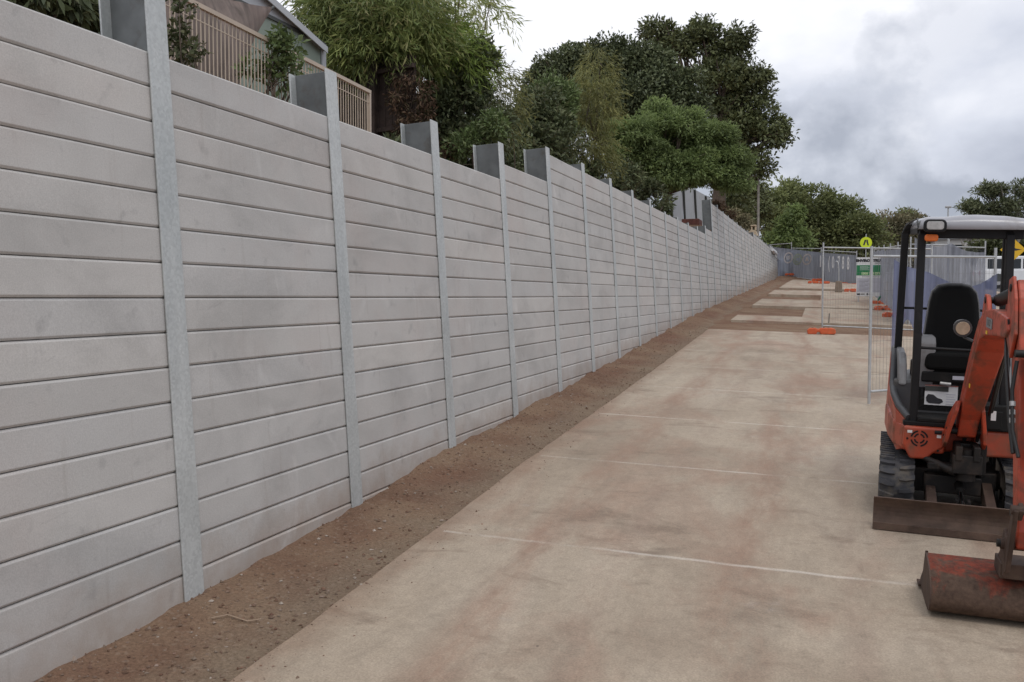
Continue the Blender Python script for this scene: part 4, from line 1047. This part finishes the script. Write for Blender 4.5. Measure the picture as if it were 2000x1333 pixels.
def crown_pts(lobes, cr, per, dens, bias=.5, droop=0.0, flat=.8, shell=.55):
    "lobes: (centre, radii) filled with leafy clumps; returns leaf positions and axes"
    Ps, As, Ns = [], [], []
    for c, r in lobes:
        r = tuple(max(q-.55*cr, .4*q) for q in r)
        area = 4*math.pi*((r[0]*r[1])**1.6/3+(r[0]*r[2])**1.6/3+(r[1]*r[2])**1.6/3)**(1/1.6)
        n = max(5, int(area*dens)); C, Dn = clumps(c, r, n, shell)
        rad = cr*(.55+.9*RNG.random(n)); k = per
        u_ = unit(RNG.standard_normal((n, k, 3))); t = (.35+.65*RNG.random((n, k))**.6)[..., None]
        off = u_*t*np.array([1, 1, flat])*rad[:, None, None]
        P = C[:, None]+off+RNG.standard_normal((n, k, 3))*.06*cr
        A = unit(u_*.5+Dn[:, None]*bias+RNG.standard_normal((n, k, 3))*.55+np.array([0, 0, -droop]))
        Ps.append(P.reshape(-1, 3)); As.append(A.reshape(-1, 3)); Ns.append(unit(u_*.8+Dn[:, None]*.4+np.array([0, 0, .35])).reshape(-1, 3))
    return np.concatenate(Ps), np.concatenate(As), np.concatenate(Ns)
def lob(u, v, ru, rv, y, deep=.8):
    p = at(u, v, y); k = depth(p)/FPX
    return ((p.x, p.y, p.z), (ru*k, max(ru, rv)*k*deep, rv*k))
def limbs(root, lobes, base, r0, mat, name='trunk', twigs=2):
    b = MB(); base = Vector(base)
    cz = sum(l[0][2] for l in lobes)/len(lobes); cx = sum(l[0][0] for l in lobes)/len(lobes); cy_ = sum(l[0][1] for l in lobes)/len(lobes)
    fork = base.lerp(Vector((cx, cy_, cz)), .45)+Vector((random.uniform(-.1, .1), 0, 0))
    mid = base.lerp(fork, .5)+Vector((random.uniform(-.12, .12), random.uniform(-.1, .1), 0))
    b.tube([base-Vector((0, 0, .3)), base+Vector((0, 0, .1)), mid, fork], [r0*1.35, r0*1.1, r0*.9, r0*.75], 10)
    for c, r in lobes:
        e = Vector(c)+Vector((random.uniform(-.3, .3)*r[0], random.uniform(-.3, .3)*r[1], .3*r[2]))
        m = fork.lerp(e, .5)+Vector((random.uniform(-.2, .2), random.uniform(-.2, .2), .25*r[2]))
        b.tube([fork, m, e], [r0*.55, r0*.35, r0*.1], 7)
        for q in range(twigs):
            d = Vector(unit(RNG.standard_normal(3))); e2 = Vector(c)+Vector((d.x*r[0], d.y*r[1], d.z*r[2]))*.9
            b.tube([m, m.lerp(e2, .55)+Vector((0, 0, .1*r[2])), e2], [r0*.28, r0*.16, r0*.05], 5)
    return b.build(name, mat, root)
def tree(name, label, lobes, base, mat, r0, cr, ln, wd, cov=1.0, dens=.85, bark='bark', group=None, cat='tree', bias=.45, droop=0, flat=.8, shell=.55, curl=.1, twigs=2):
    root = thing(name, label, cat, base, group=group); b = np.array(base)
    per = max(8, int(cov*4*math.pi*cr*cr/(ln*wd)))
    P, A, Nr = crown_pts(lobes, cr, per, dens/cr**2, bias, droop, flat, shell)
    quad_obj('crown', leaf_quads(P-b, A, ln, wd, curl, Nr), mat, root)
    lb = [((c[0]-b[0], c[1]-b[1], c[2]-b[2]), r) for c, r in lobes]
    limbs(root, lb, (0, 0, 0), r0, M[bark], twigs=twigs)
    return root
def lobx(u, v, ru, rv, x, deep=.8):
    p = atx(u, v, x); k = depth(p)/FPX
    return ((p.x, p.y, p.z), (ru*k, max(ru, rv)*k*deep, rv*k))
LM = {}
LM['bamboo'] = leafmat('bamboo_leaf', [(.06, .082, .028), (.10, .122, .038), (.145, .16, .052), (.078, .105, .033), (.165, .15, .065)], .3, .5, .8)
LM['bamboo_top'] = leafmat('bamboo_leaf_top', [(.13, .16, .06), (.18, .20, .085), (.24, .24, .11), (.14, .17, .06)], .4, .5, .8)
LM['bamboo_green'] = leafmat('green_bamboo_leaf', [(.069, .106, .025), (.112, .156, .037), (.163, .200, .050), (.088, .125, .030)], .3, .5, .8)
LM['dark'] = leafmat('dark_leaf', [(.034, .043, .022), (.054, .067, .031), (.078, .090, .041), (.060, .060, .034)], .15, .55, .8)
LM['dry'] = leafmat('dry_leaf', [(.085, .048, .03), (.115, .066, .04), (.06, .04, .028), (.15, .095, .055), (.05, .055, .025)], .15, .8, 1.2, .6, 1.3)
LM['fig'] = leafmat('fig_leaf', [(.034, .042, .022), (.05, .062, .03), (.068, .08, .038), (.085, .096, .048)], .12, .45, .35)
LM['tall'] = leafmat('tall_tree_leaf', [(.042, .05, .024), (.06, .07, .03), (.085, .095, .04), (.06, .066, .03)], .15, .45, .3)
LM['yel'] = leafmat('yellow_green_leaf', [(.08, .088, .035), (.11, .115, .042), (.145, .14, .05), (.07, .075, .032)], .3, .55, .8)
LM['mid'] = leafmat('mid_green_leaf', [(.078, .105, .042), (.115, .15, .055), (.15, .19, .07), (.09, .12, .048)], .42, .5, .5)
LM['shrub'] = leafmat('shrub_leaf', [(.061, .086, .033), (.088, .121, .042), (.050, .066, .029), (.116, .138, .061)], .2, .5, .7)
LM['gum'] = leafmat('gum_leaf', [(.055, .068, .037), (.083, .097, .050), (.110, .121, .062), (.099, .105, .066)], .2, .5, .2)
LM['far'] = leafmat('far_leaf', [(.065, .077, .035), (.098, .112, .045), (.131, .144, .057), (.088, .098, .043)], .34, .55, .18)
LM['farbrown'] = leafmat('far_brown_leaf', [(.081, .078, .046), (.115, .106, .060), (.161, .132, .081), (.098, .101, .052)], .22, .6, .2)
LM['hanging'] = leafmat('hanging_leaf', [(.03, .038, .018), (.05, .058, .025), (.085, .085, .045)], .2, .55, .8)

# bamboo: arching culms carrying sprays of long drooping leaves
def bamboo(label, lobes, base, mat, dens, per, ln, wd, culm_r=.02, nculm=14, group='bamboo clumps'):
    root = thing('bamboo', label, 'bamboo', base, group=group); b = np.array(base)
    Ps, As = [], []
    for c, r in lobes:
        area = 4*math.pi*((r[0]*r[1])**1.6/3+(r[0]*r[2])**1.6/3+(r[1]*r[2])**1.6/3)**(1/1.6)
        n = max(8, int(area*dens)); C, Dn = clumps(c, r, n, .45)
        dirs = unit(Dn*np.array([1, 1, .35])+np.array([0, 0, -.35])+RNG.standard_normal((n, 3))*.35)
        t = np.linspace(0, .42, per)
        P = C[:, None]+dirs[:, None]*t[None, :, None]+np.array([0, 0, -1])*(t**2)[None, :, None]*.9+RNG.standard_normal((n, per, 3))*.045
        A = unit(dirs[:, None]*.8+np.array([0, 0, -.45])+RNG.standard_normal((n, per, 3))*.45)
        Ps.append(P.reshape(-1, 3)); As.append(A.reshape(-1, 3))
    P, A = np.concatenate(Ps), np.concatenate(As)
    quad_obj('crown', leaf_quads(P-b, A, ln, wd, .08), mat, root)
    cu = MB()
    for i in range(nculm):
        c, r = lobes[i % len(lobes)]; e = Vector(c)-Vector(base)+Vector((random.uniform(-.7, .7)*r[0], random.uniform(-.6, .6)*r[1], random.uniform(.0, .8)*r[2]))
        s = Vector((random.uniform(-.5, .5), random.uniform(-.4, .4), 0))
        cu.tube([s, s.lerp(e, .4)+Vector((0, 0, .25*e.z)), s.lerp(e, .8)+Vector((0, 0, .22*e.z)), e], [culm_r, culm_r*.9, culm_r*.6, culm_r*.3], 6)
    cu.build('culm', M['bark'], root); return root
def gb(u, v, y):
    p = at(u, v, y); return (p.x, p.y, bank(p.x, p.y)-.1)

bamboo('big feathery yellow green bamboo clump drooping over the dark timber fence', [lob(690, 40, 95, 75, 15), lob(765, 35, 90, 85, 15), lob(640, 70, 45, 40, 15), lob(820, 75, 60, 60, 15.3), lob(720, 95, 75, 32, 14.8), lob(700, -30, 100, 60, 15.5)],
       gb(760, 300, 15.6), LM['bamboo'], 55, 20, .19, .023)
bamboo('thin airy bamboo spray leaning into the white sky over the darker bushes', [lob(905, 15, 62, 34, 16.5), lob(950, 25, 42, 28, 16.5), lob(900, 55, 32, 26, 16.5), lob(850, 10, 45, 40, 16.5), lob(880, -30, 70, 40, 16.5)],
       gb(850, 300, 16.5), LM['bamboo_top'], 14, 16, .20, .024, .014, 10)
bamboo('bright green bamboo bush between the drooping clump and the dark bush', [lob(870, 95, 52, 48, 15.8), lob(905, 110, 30, 40, 15.8), lob(855, 60, 40, 35, 15.9)],
       gb(870, 300, 15.9), LM['bamboo_green'], 55, 18, .17, .021, .014, 6)
tree('tall_shrub', 'dark dense bush between the bamboo and the second protruding post', [lob(900, 190, 60, 70, 16), lob(930, 120, 45, 45, 16), lob(950, 240, 48, 60, 16), lob(890, 270, 60, 50, 15.5), lob(860, 230, 40, 60, 15.6), lob(835, 190, 36, 50, 16.2), lob(830, 250, 34, 50, 15.9)],
     gb(915, 330, 16), LM['dark'], .06, .26, .10, .045, cat='shrub')
bamboo('yellowish feathery bush leaning out from the edge of the dark bush', [lob(965, 170, 38, 48, 17), lob(985, 210, 24, 40, 17), lob(945, 130, 30, 34, 16.6)],
       gb(960, 330, 17), LM['yel'], 50, 14, .15, .018, .012, 6)
tree('creeper', 'dead brown creeper tangled over the dark timber fence', [lob(795, 150, 30, 26, 14.4, .3), lob(822, 185, 26, 30, 14.4, .3), lob(800, 225, 22, 30, 14.3, .3), lob(835, 240, 26, 34, 14.3, .3), lob(862, 285, 32, 26, 14.3, .3), lob(776, 190, 10, 40, 14.3, .3), lob(785, 270, 16, 30, 14.2, .3)],
     gb(800, 330, 14.4), LM['dry'], .03, .16, .09, .024, .4, cat='climbing plant', droop=.5)
tree('leafy_shrub', 'low green shrub behind the fourth protruding wall post', [lob(925, 270, 32, 34, 14.6), lob(965, 250, 26, 34, 14.6), lob(900, 285, 30, 22, 14.4)],
     gb(930, 330, 14.6), LM['shrub'], .03, .2, .09, .035, cat='shrub')
tree('leafy_shrub', 'dull green bush mass between the dark bush and the thin yellow tree', [lob(1050, 220, 55, 60, 22), lob(1030, 280, 60, 50, 21), lob(1090, 260, 40, 60, 22), lob(1000, 300, 40, 40, 20)],
     gb(1045, 340, 22), LM['dark'], .07, .36, .14, .055, cat='shrub')
tree('leafy_shrub', 'lighter green bushes with pointed tops under the big dark fig tree', [lob(1075, 190, 26, 42, 23), lob(1035, 200, 26, 36, 23), lob(1105, 215, 20, 50, 23), lob(1060, 250, 40, 30, 23)],
     gb(1070, 340, 23), LM['shrub'], .05, .26, .12, .042, cat='shrub')
tree('fig_tree', 'broad dark rounded tree with dense clumps behind the middle of the wall', [lob(1090, 150, 70, 48, 39), lob(1165, 125, 75, 50, 40), lob(1240, 130, 75, 55, 40), lob(1310, 170, 75, 65, 40), lob(1050, 165, 36, 40, 39), lob(1330, 230, 60, 60, 40), lob(1240, 210, 90, 60, 39), lob(1140, 210, 80, 55, 39), lob(1115, 110, 30, 22, 39), lob(1200, 95, 34, 22, 40), lob(1280, 118, 34, 26, 40)],
     gb(1230, 400, 40), LM['fig'], .35, .55, .17, .085, .8, cat='tree', flat=.75)
tree('tall_tree', 'tallest dark tree with sky gaps rising behind the rounded fig tree', [lob(1300, 75, 42, 34, 66), lob(1365, 85, 58, 42, 66), lob(1430, 110, 42, 42, 66), lob(1400, 170, 75, 55, 66), lob(1462, 185, 48, 50, 66), lob(1500, 245, 44, 46, 66), lob(1440, 260, 60, 55, 66), lob(1468, 320, 45, 36, 66), lob(1278, 60, 22, 16, 66), lob(1440, 72, 24, 22, 66), lob(1375, 55, 26, 18, 66), lob(1480, 145, 20, 24, 66), lob(1523, 265, 20, 24, 66), lob(1400, 300, 60, 50, 66)],
     gb(1395, 440, 66), LM['tall'], .55, .85, .30, .14, .95, .62, cat='tree', flat=.7, twigs=4)
bamboo('thin yellow green feathery tree standing before the big dark fig', [lob(1165, 135, 26, 42, 25), lob(1160, 200, 36, 45, 25), lob(1140, 260, 34, 45, 25), lob(1185, 190, 22, 26, 25), lob(1130, 300, 40, 36, 24.5), lob(1165, 300, 34, 40, 25)],
       gb(1150, 380, 25), LM['yel'], 34, 14, .18, .024, .022, 5, group=None)
tree('spreading_tree', 'mid green spreading tree reaching over the middle of the wall', [lob(1240, 260, 60, 40, 33), lob(1310, 245, 65, 36, 34), lob(1380, 270, 62, 38, 34.5), lob(1425, 310, 46, 42, 34.5), lob(1270, 315, 75, 40, 33.5), lob(1350, 330, 75, 40, 34), lob(1220, 310, 50, 36, 33), lob(1285, 208, 24, 22, 34), lob(1415, 350, 50, 30, 34.5), lob(1345, 225, 26, 18, 34), lob(1200, 255, 30, 26, 33), lob(1455, 345, 26, 28, 34.5), lob(1310, 280, 80, 40, 35), lob(1390, 320, 60, 36, 35), lob(1250, 290, 60, 40, 34), lob(1300, 350, 60, 26, 33.5), lob(1225, 345, 40, 24, 33)],
     gb(1300, 430, 34), LM['mid'], .16, .36, .14, .048, .8, .8, cat='tree', droop=.2, flat=.6, shell=.25, twigs=4)
tree('leafy_shrub', 'dark scrub under the spreading tree, before the pale metal fence', [lob(1270, 375, 35, 28, 30), lob(1225, 345, 30, 28, 28), lob(1295, 400, 16, 22, 31)],
     gb(1270, 420, 30), LM['dark'], .05, .3, .15, .05, cat='shrub')
tree('tall_shrub', 'dark tree mass hanging over the raised end of the wall', [lobx(1450, 372, 50, 36, -7.5), lobx(1420, 388, 40, 24, -7), lobx(1478, 405, 26, 26, -7), lobx(1440, 412, 34, 20, -6.5)],
     (-7.5, 82, bank(-7.5, 82)-.1), LM['tall'], .3, .95, .36, .15, cat='tree')
tree('leafy_shrub', 'brownish scrub above the far wall, before the pale stone ornament', [lobx(1445, 434, 26, 18, -5.6), lobx(1466, 444, 14, 14, -5.6), lobx(1430, 420, 18, 12, -5.6)],
     (-5.6, 66, bank(-5.6, 66)-.1), LM['farbrown'], .05, .4, .18, .06, cat='shrub')
tree('creeper', 'rusty dry creeper along the top of the raised wall section', [lobx(1412, 408, 16, 8, -4.2), lobx(1426, 420, 14, 8, -4.2), lobx(1401, 401, 8, 6, -4.2)],
     (-4.4, 38, bank(-4.4, 38)-.1), LM['dry'], .012, .2, .10, .04, .7, cat='climbing plant', twigs=1)
tree('leafy_shrub', 'low dark scrub right behind the wall posts below the thin yellow tree', [lobx(1010, 325, 36, 26, -6.2), lobx(1060, 320, 40, 36, -6.4), lobx(1110, 330, 34, 30, -6.2), lobx(1150, 350, 34, 28, -6), lobx(1195, 365, 30, 26, -6)],
     (-6.3, 18.5, bank(-6.3, 18.5)-.1), LM['dark'], .05, .3, .12, .05, cat='shrub')
tree('leafy_shrub', 'brown green undergrowth between the wall top and the timber fence', [lobx(760, 300, 40, 30, -6.2), lobx(820, 320, 36, 30, -6), lobx(870, 330, 40, 34, -6), lobx(930, 335, 40, 30, -6), lobx(980, 335, 36, 34, -6.2)],
     (-6.2, 12.5, bank(-6.2, 12.5)-.1), LM['dark'], .03, .2, .10, .035, cat='shrub')
# far trees
FG = 'trees beyond the far fence'
tree('large_tree', 'largest rounded green tree beyond the far fence with banner', [lob(1530, 398, 58, 48, 112), lob(1492, 410, 34, 40, 112), lob(1590, 405, 65, 48, 114), lob(1640, 425, 55, 48, 114), lob(1680, 450, 45, 42, 112), lob(1560, 450, 70, 45, 112), lob(1640, 470, 60, 40, 112), lob(1505, 440, 35, 50, 108), lob(1700, 480, 40, 40, 112)],
     (at(1600, 560, 113).x, 113, gz(3, 113)), LM['far'], .6, 1.15, .46, .20, .7, .75, group=FG, flat=.75)
tree('leafy_tree', 'small bright green tree in front of the largest rounded tree', [lob(1540, 450, 30, 32, 92), lob(1555, 420, 18, 20, 92), lob(1525, 475, 34, 24, 92), lob(1568, 470, 26, 24, 92)],
     (at(1545, 560, 92).x, 92, gz(0, 92)), LM['mid'], .25, .8, .40, .17, group=FG)
tree('large_tree', 'brownish thin topped tree between the rounded tree and the canopy', [lob(1735, 450, 42, 36, 132), lob(1775, 440, 38, 28, 134), lob(1805, 460, 34, 34, 134), lob(1750, 490, 60, 34, 132), lob(1830, 490, 50, 34, 134), lob(1700, 470, 30, 34, 130)],
     (at(1765, 560, 132).x, 132, gz(8, 132)), LM['farbrown'], .5, 1.2, .5, .18, .8, group=FG)
tree('large_tree', 'dull green bushy tree behind the canopy roof and light pole', [lob(1770, 425, 22, 14, 150), lob(1800, 440, 26, 16, 150), lob(1880, 480, 50, 34, 150), lob(1850, 500, 60, 36, 148)],
     (at(1830, 560, 150).x, 150, gz(8, 150)), LM['far'], .5, 1.3, .55, .22, group=FG)
tree('gum_tree', 'tall loose gum tree with thin top clumps rising above the canopy roof', [lob(1950, 368, 26, 13, 84), lob(1925, 372, 14, 8, 84), lob(1995, 372, 24, 20, 86), lob(1950, 410, 42, 26, 84), lob(1990, 420, 40, 34, 86), lob(1915, 415, 18, 12, 84), lob(2040, 400, 50, 50, 88), lob(1893, 404, 4, 4, 84), lob(1960, 445, 45, 22, 84)],
     (at(1990, 560, 86).x, 86, gz(8, 86)), LM['gum'], .4, .75, .36, .11, .8, .6, 'palebark', group=FG, flat=.6, shell=.35, twigs=4)
tree('large_tree', 'dark tree behind the road sign seen under the canopy roof', [lob(1950, 480, 55, 40, 104), lob(2000, 490, 60, 46, 104), lob(1920, 500, 30, 34, 104), lob(2060, 480, 60, 60, 106)],
     (at(1970, 560, 104).x, 104, gz(8, 104)), LM['tall'], .5, 1.1, .5, .2, group=FG)
bt = thing('bare_tree', 'leafless tangled tree beside the pale house under the canopy roof', 'tree', (at(1893, 520, 108).x, 108, gz(8, 108)))
b = MB(); bo_ = Vector((at(1893, 520, 108).x, 108, gz(8, 108)))
def branch(p, d, l, r, k):
    e = p+d*l+Vector((0, 0, .06*l)); b.tube([p, p.lerp(e, .5)+Vector((random.uniform(-.1, .1)*l, 0, random.uniform(-.05, .1)*l)), e], [r, r*.8, r*.6], 5)
    if k:
        for i in range(3): branch(e, (d+Vector(RNG.standard_normal(3))*.55).normalized(), l*.72, r*.6, k-1)
branch(Vector((0, 0, -.3)), Vector((-.1, 0, 1)), 2.2, .2, 5)
b.build('trunk', M['palebark'], bt)
# small pale house between the trees
hx = at(1873, 490, 122); hz = gz(8, 122)
hs_ = thing('house', 'pale distant house wall glimpsed between trees under the canopy roof', 'house', (hx.x, 122, hz))
MB().box((-2.6, 0, -.5), (2.6, 5, 3.6+hx.z-hz-2.2)).build('wall', M['housewall'], hs_)
zt = 3.6+hx.z-hz-2.2
MB().prism([(-3, zt-.05), (3, zt-.05), (0, zt+1.3)], 'y', -.3, 5.3).build('roof', M['roof'], hs_)
MB().box((-.9, -.03, zt-2.0), (.5, -.005, zt-.7)).build('window', M['glass'], hs_)

# ---------------------------------------------------------------- garden side of the wall
# green clad house with a pale gable
HX = -7.5
yc = atx(632, 120, HX).y; zt = atx(617, 79, HX).z; zl = atx(632, 180, HX).z
y0h = yc-9.0; zb_ = bank(HX, yc)-.3
ho = thing('house', 'green clad house with pale gable above the cream pool fence', 'house', (HX, yc, 0))
MB().box((-6, y0h-yc, zb_), (0, 0, zt)).build('wall', M['cladding'], ho)
b = MB()
for i in range(14): b.box((.0, -.03-.62*i-.012, zb_), (.012, -.03-.62*i+.012, zt))
b.build('cover_strip', surf('cladding_strip', (.18, .22, .18), .6, 0, .06, 2, None, bmp=0), ho)
e1 = atx(640, 91, HX+.10); a1 = atx(545, 4, HX+.10)
sl = (a1.z-e1.z)/(a1.y-e1.y)
ye = e1.y-yc; ridge_y = -3.6; zr = e1.z+sl*(ridge_y-ye)
y2 = 2*ridge_y-ye
MB().prism([(y2+.6, zt+.003), (-.45, zt+.003), (ridge_y, zr-.075)], 'x', -.04, .02).build('gable', M['gable'], ho)
MB().box((.013, y0h-yc, zt-.03), (.03, .02, zt+.02)).build('trim', M['trim'], ho)
rfb = MB().prism([(ye, e1.z), (ridge_y, zr), (y2, e1.z), (y2, e1.z-.07), (ridge_y, zr-.07), (ye, e1.z-.07)], 'x', -6.2, .09)
rfb.build('roof', M['roof'], ho)
MB().prism([(ye-.01, e1.z-.015), (ridge_y, zr-.02), (ridge_y, zr-.13), (ye-.01, e1.z-.11)], 'x', .092, .11).build('barge_board', M['gable'], ho)
MB().box((.005, -.09, zb_), (.03, .03, zt)).build('corner_strip', M['gable'], ho)

# shade sail with its pole
SX = -6.2
c00, c10, c11, c01 = atx(318, 260, SX), atx(455, 215, SX), atx(533, 15, SX), atx(300, -95, SX)
def sail(u, v):
    lo = c00.lerp(c10, u); hi = c01.lerp(c11, u); p = lo.lerp(hi, v)
    p = p+Vector((.35*math.sin(math.pi*u)*math.sin(math.pi*v)*.6+.05*mnoise.noise(Vector((u*9, v*2, 1))), -.10*math.sin(math.pi*v)*u**3, -.13*math.sin(math.pi*u)*v**3))
    return p
tag(MB().grid(sail, 26, 26).build('shade_sail', M['sail']), 'brown mesh shade sail stretched in front of the green house', 'shade sail')
sp_ = atx(535, 14, SX); sq = atx(506, 40, SX)
tag(MB().tube([(sq.x-.1, sq.y-.12, sq.z-.1), (sp_.x, sp_.y, sp_.z)], .016, 8).build('sail_strut', M['trim']), 'short dark strut at the tip of the brown shade sail', 'strut')

# pool fence, cream tubular
FX = -5.25
fe, fs_ = atx(721, 180, FX), atx(322, -22, FX)
fb0 = bank(FX, fe.y)-.05
pf = thing('pool_fence', 'cream tubular pool fence along the top of the garden behind the wall', 'fence', (FX, 0, 0))
b = MB(); Lf = fe.y-fs_.y; kf = int(Lf/.058)
rail = lambda y: fe.z+(fs_.z-fe.z)*(fe.y-y)/Lf
for i in range(kf+1):
    y = fe.y-Lf*i/kf
    b.tube([(0, y, fb0), (0, y, rail(y)-.02)], .0065, 6)
b.tube([(0, fs_.y, fb0+.12), (0, fe.y, fb0+.12)], .016, 4, smooth=False); b.tube([(0, fs_.y, rail(fs_.y)-.13), (0, fe.y, rail(fe.y)-.13)], .006, 4, smooth=False)
b.build('pickets', M['cream'], pf)
b = MB().tube([(0, fs_.y, rail(fs_.y)), (0, fe.y+.02, rail(fe.y))], .028, 4, smooth=False); b.build('top_rail', M['cream'], pf)
for y in (fe.y, fe.y-5.2):
    MB().tube([(0, y, fb0-.2), (0, y, rail(y)+.01)], .026, 4, smooth=False).build('post', M['cream'], pf)

# dark timber fence between house and bamboo
tf = thing('timber_fence', 'dark brown timber paling fence under the bamboo, behind the pool fence end', 'fence', (0, 0, 0))
pa, pb_ = at(628, 300, 15.2), at(812, 330, 14.5)
for_ = MB(); nP = 30
for i in range(nP):
    p = pa.lerp(pb_, i/nP); q = pa.lerp(pb_, (i+.93)/nP); zz = bank(p.x, p.y)-.2; h = at(740, 128, 15).z+random.uniform(-.04, .04)
    dx = (q-p).normalized(); nn = Vector((-dx.y, dx.x, 0)); off = nn*(.01*(i % 2))
    vs = [Vector((a.x, a.y, z))+off+nn*t for t in (0, .018) for z in (zz, h) for a in (p, q)]
    for_.add(vs, [(0, 1, 3, 2), (4, 6, 7, 5), (0, 4, 5, 1), (2, 3, 7, 6), (0, 2, 6, 4), (1, 5, 7, 3)])
for_.build('paling', M['timber'], tf)
for t in (.60,):
    p = pa.lerp(pb_, t)
    MB().box((p.x-.07, p.y-.20, bank(p.x, p.y)-.3), (p.x+.07, p.y-.06, at(740, 120, 15).z)).build('post', M['timber'], tf, bevel=.01)
for z in (at(740, 150, 15).z, at(740, 262, 15).z):
    a, c = pa+Vector((0, -.05, 0)), pb_+Vector((0, -.05, 0))
    MB().tube([(a.x, a.y, z), (c.x, c.y, z)], .05, 4, smooth=False).build('rail', M['timber'], tf)

# plants at the pool fence
tree('leafy_shrub', 'small leafy tree with bright leaves growing before the green house', [lob(540, 105, 30, 34, 8.2), lob(562, 90, 18, 26, 8.2), lob(515, 130, 26, 22, 8.2), lob(550, 145, 26, 26, 8.2), lob(575, 125, 10, 20, 8.2), lob(490, 135, 18, 16, 8.2), lob(545, 75, 8, 14, 8.2)],
     (at(530, 200, 8.2).x, 8.2, bank(-5, 8)-.1), LM['shrub'], .028, .12, .08, .038, .4, .34, cat='shrub', shell=.3)
tree('climbing_plant', 'sparse dark climber hanging on the pool fence beside the nearest post', [lob(355, 15, 26, 26, 6.0), lob(350, 60, 14, 22, 6.0), lob(352, 110, 14, 20, 6.0), lob(345, 85, 20, 12, 6.0), lob(385, 100, 14, 10, 6.0), lob(340, -20, 30, 20, 6.0)],
     (at(350, 150, 6.0).x, 6.0, bank(-5, 6)-.1), LM['hanging'], .012, .08, .05, .03, .35, .22, cat='climbing plant', shell=.2)
tree('hedge_shrub', 'dark drooping shrub above the wall before the nearest tall post', [lob(40, -20, 70, 40, 4.6), lob(120, 5, 55, 40, 4.9), lob(165, 35, 28, 30, 5.2), lob(90, -30, 80, 40, 4.8), lob(150, -30, 50, 40, 5.2)],
     (at(110, 70, 5.0).x-.2, 5.0, bank(-5, 5)-.1), LM['dark'], .04, .16, .10, .035, cat='shrub', droop=.4, shell=.2)

# pale metal sheet fence further along, with dark gaps
sfx = -6.4
sf = thing('sheet_metal_fence', 'pale leaning sheet metal fence panels under the spreading tree', 'fence', (0, 0, 0))
for (ua, va, ub, vb, ba, bb_) in ((1312, 368, 1333, 360, 430, 432), (1336, 360, 1356, 371, 440, 440), (1358, 371, 1378, 382, 440, 446), (1379, 383, 1386, 386, 446, 448)):
    t0, t1 = atx(ua, va, sfx), atx(ub, vb, sfx); q0, q1 = atx(ua+5, ba, sfx), atx(ub+2, bb_, sfx)
    q0.z -= .6; q1.z -= .6
    o_ = Vector((.03, 0, 0))
    MB().add([q0, q1, t1, t0, q0-o_, q1-o_, t1-o_, t0-o_], [(0, 1, 2, 3), (5, 4, 7, 6), (0, 4, 5, 1), (3, 2, 6, 7), (0, 3, 7, 4), (1, 5, 6, 2)]).build('sheet', M['shedwhite'], sf)
for u, v in ((1310, 370), (1334.5, 360), (1357, 371), (1378.5, 383)):
    t0 = atx(u, v, sfx+.05); q0 = atx(u+5, 445, sfx+.05)
    MB().tube([(q0.x, q0.y, q0.z-.6), (t0.x, t0.y, t0.z)], .06, 6).build('post', M['trim'], sf)
bp_ = atx(1360, 436, -5.2)
tag(MB().box((bp_.x-.4, bp_.y-1.5, bp_.z-1.2), (bp_.x+.3, bp_.y+.9, bp_.z+.06)).box((bp_.x-.4, bp_.y+.93, bp_.z-1.2), (bp_.x+.3, bp_.y+1.9, bp_.z-.12)).build('brick_pier', M['brick'], bevel=.02), 'dark red brick pier behind the wall below the pale sheet fence', 'brick pier')

# pole, stone ornament and rag near the end of the wall
pp = at(1481.5, 345, 66); pz = bank(pp.x, 66)
tag(MB().tube([(pp.x+.02, 66, pz-.4), (pp.x, 66, pp.z)], [.10, .08], 8).build('timber_pole', M['palebark']), 'thin pale pole standing behind the far part of the wall', 'pole')
op = at(1471, 462, 62); k = depth(op)/FPX
orn = thing('stone_ornament', 'pale sandstone garden ornament rising behind the far wall top', 'ornament', (op.x, 62, op.z-1.0))
b = MB()
def pxp(lst): return [((u-1471)*k, (462-v)*k+1.0) for u, v in lst]
b.prism(pxp([(1463, 492), (1463, 462), (1461, 456), (1468, 449), (1477, 452), (1480, 460), (1481, 492)]), 'y', -.35, .35)
b.prism(pxp([(1467, 449.5), (1467, 443), (1470, 443), (1470, 449.5)]), 'y', -.25, .25)
b.prism(pxp([(1474, 450.5), (1474, 443), (1477, 442.5), (1477, 451)]), 'y', -.25, .25)
b.prism(pxp([(1466, 443), (1466, 440.5), (1477, 440), (1477, 443)]), 'y', -.3, .3)
b.build('stone_body', M['sandstone'], orn, bevel=.05)
MB().prism(pxp([(1461, 461.5), (1461, 459.8), (1481, 460.5), (1481, 462.2)]), 'y', -.42, .42).build('ledge', M['sandstone'], orn, bevel=.02)
wx = lambda u, v: atx(u, v, -3.66)
r_ = [wx(1508.5, 488.5), wx(1511.5, 492), wx(1514.5, 494), wx(1516.5, 497)]
tag(MB().tube(r_, [.10, .16, .13, .09], 7).build('rag', M['white']), 'small white rag lying over the far end of the wall top', 'rag')
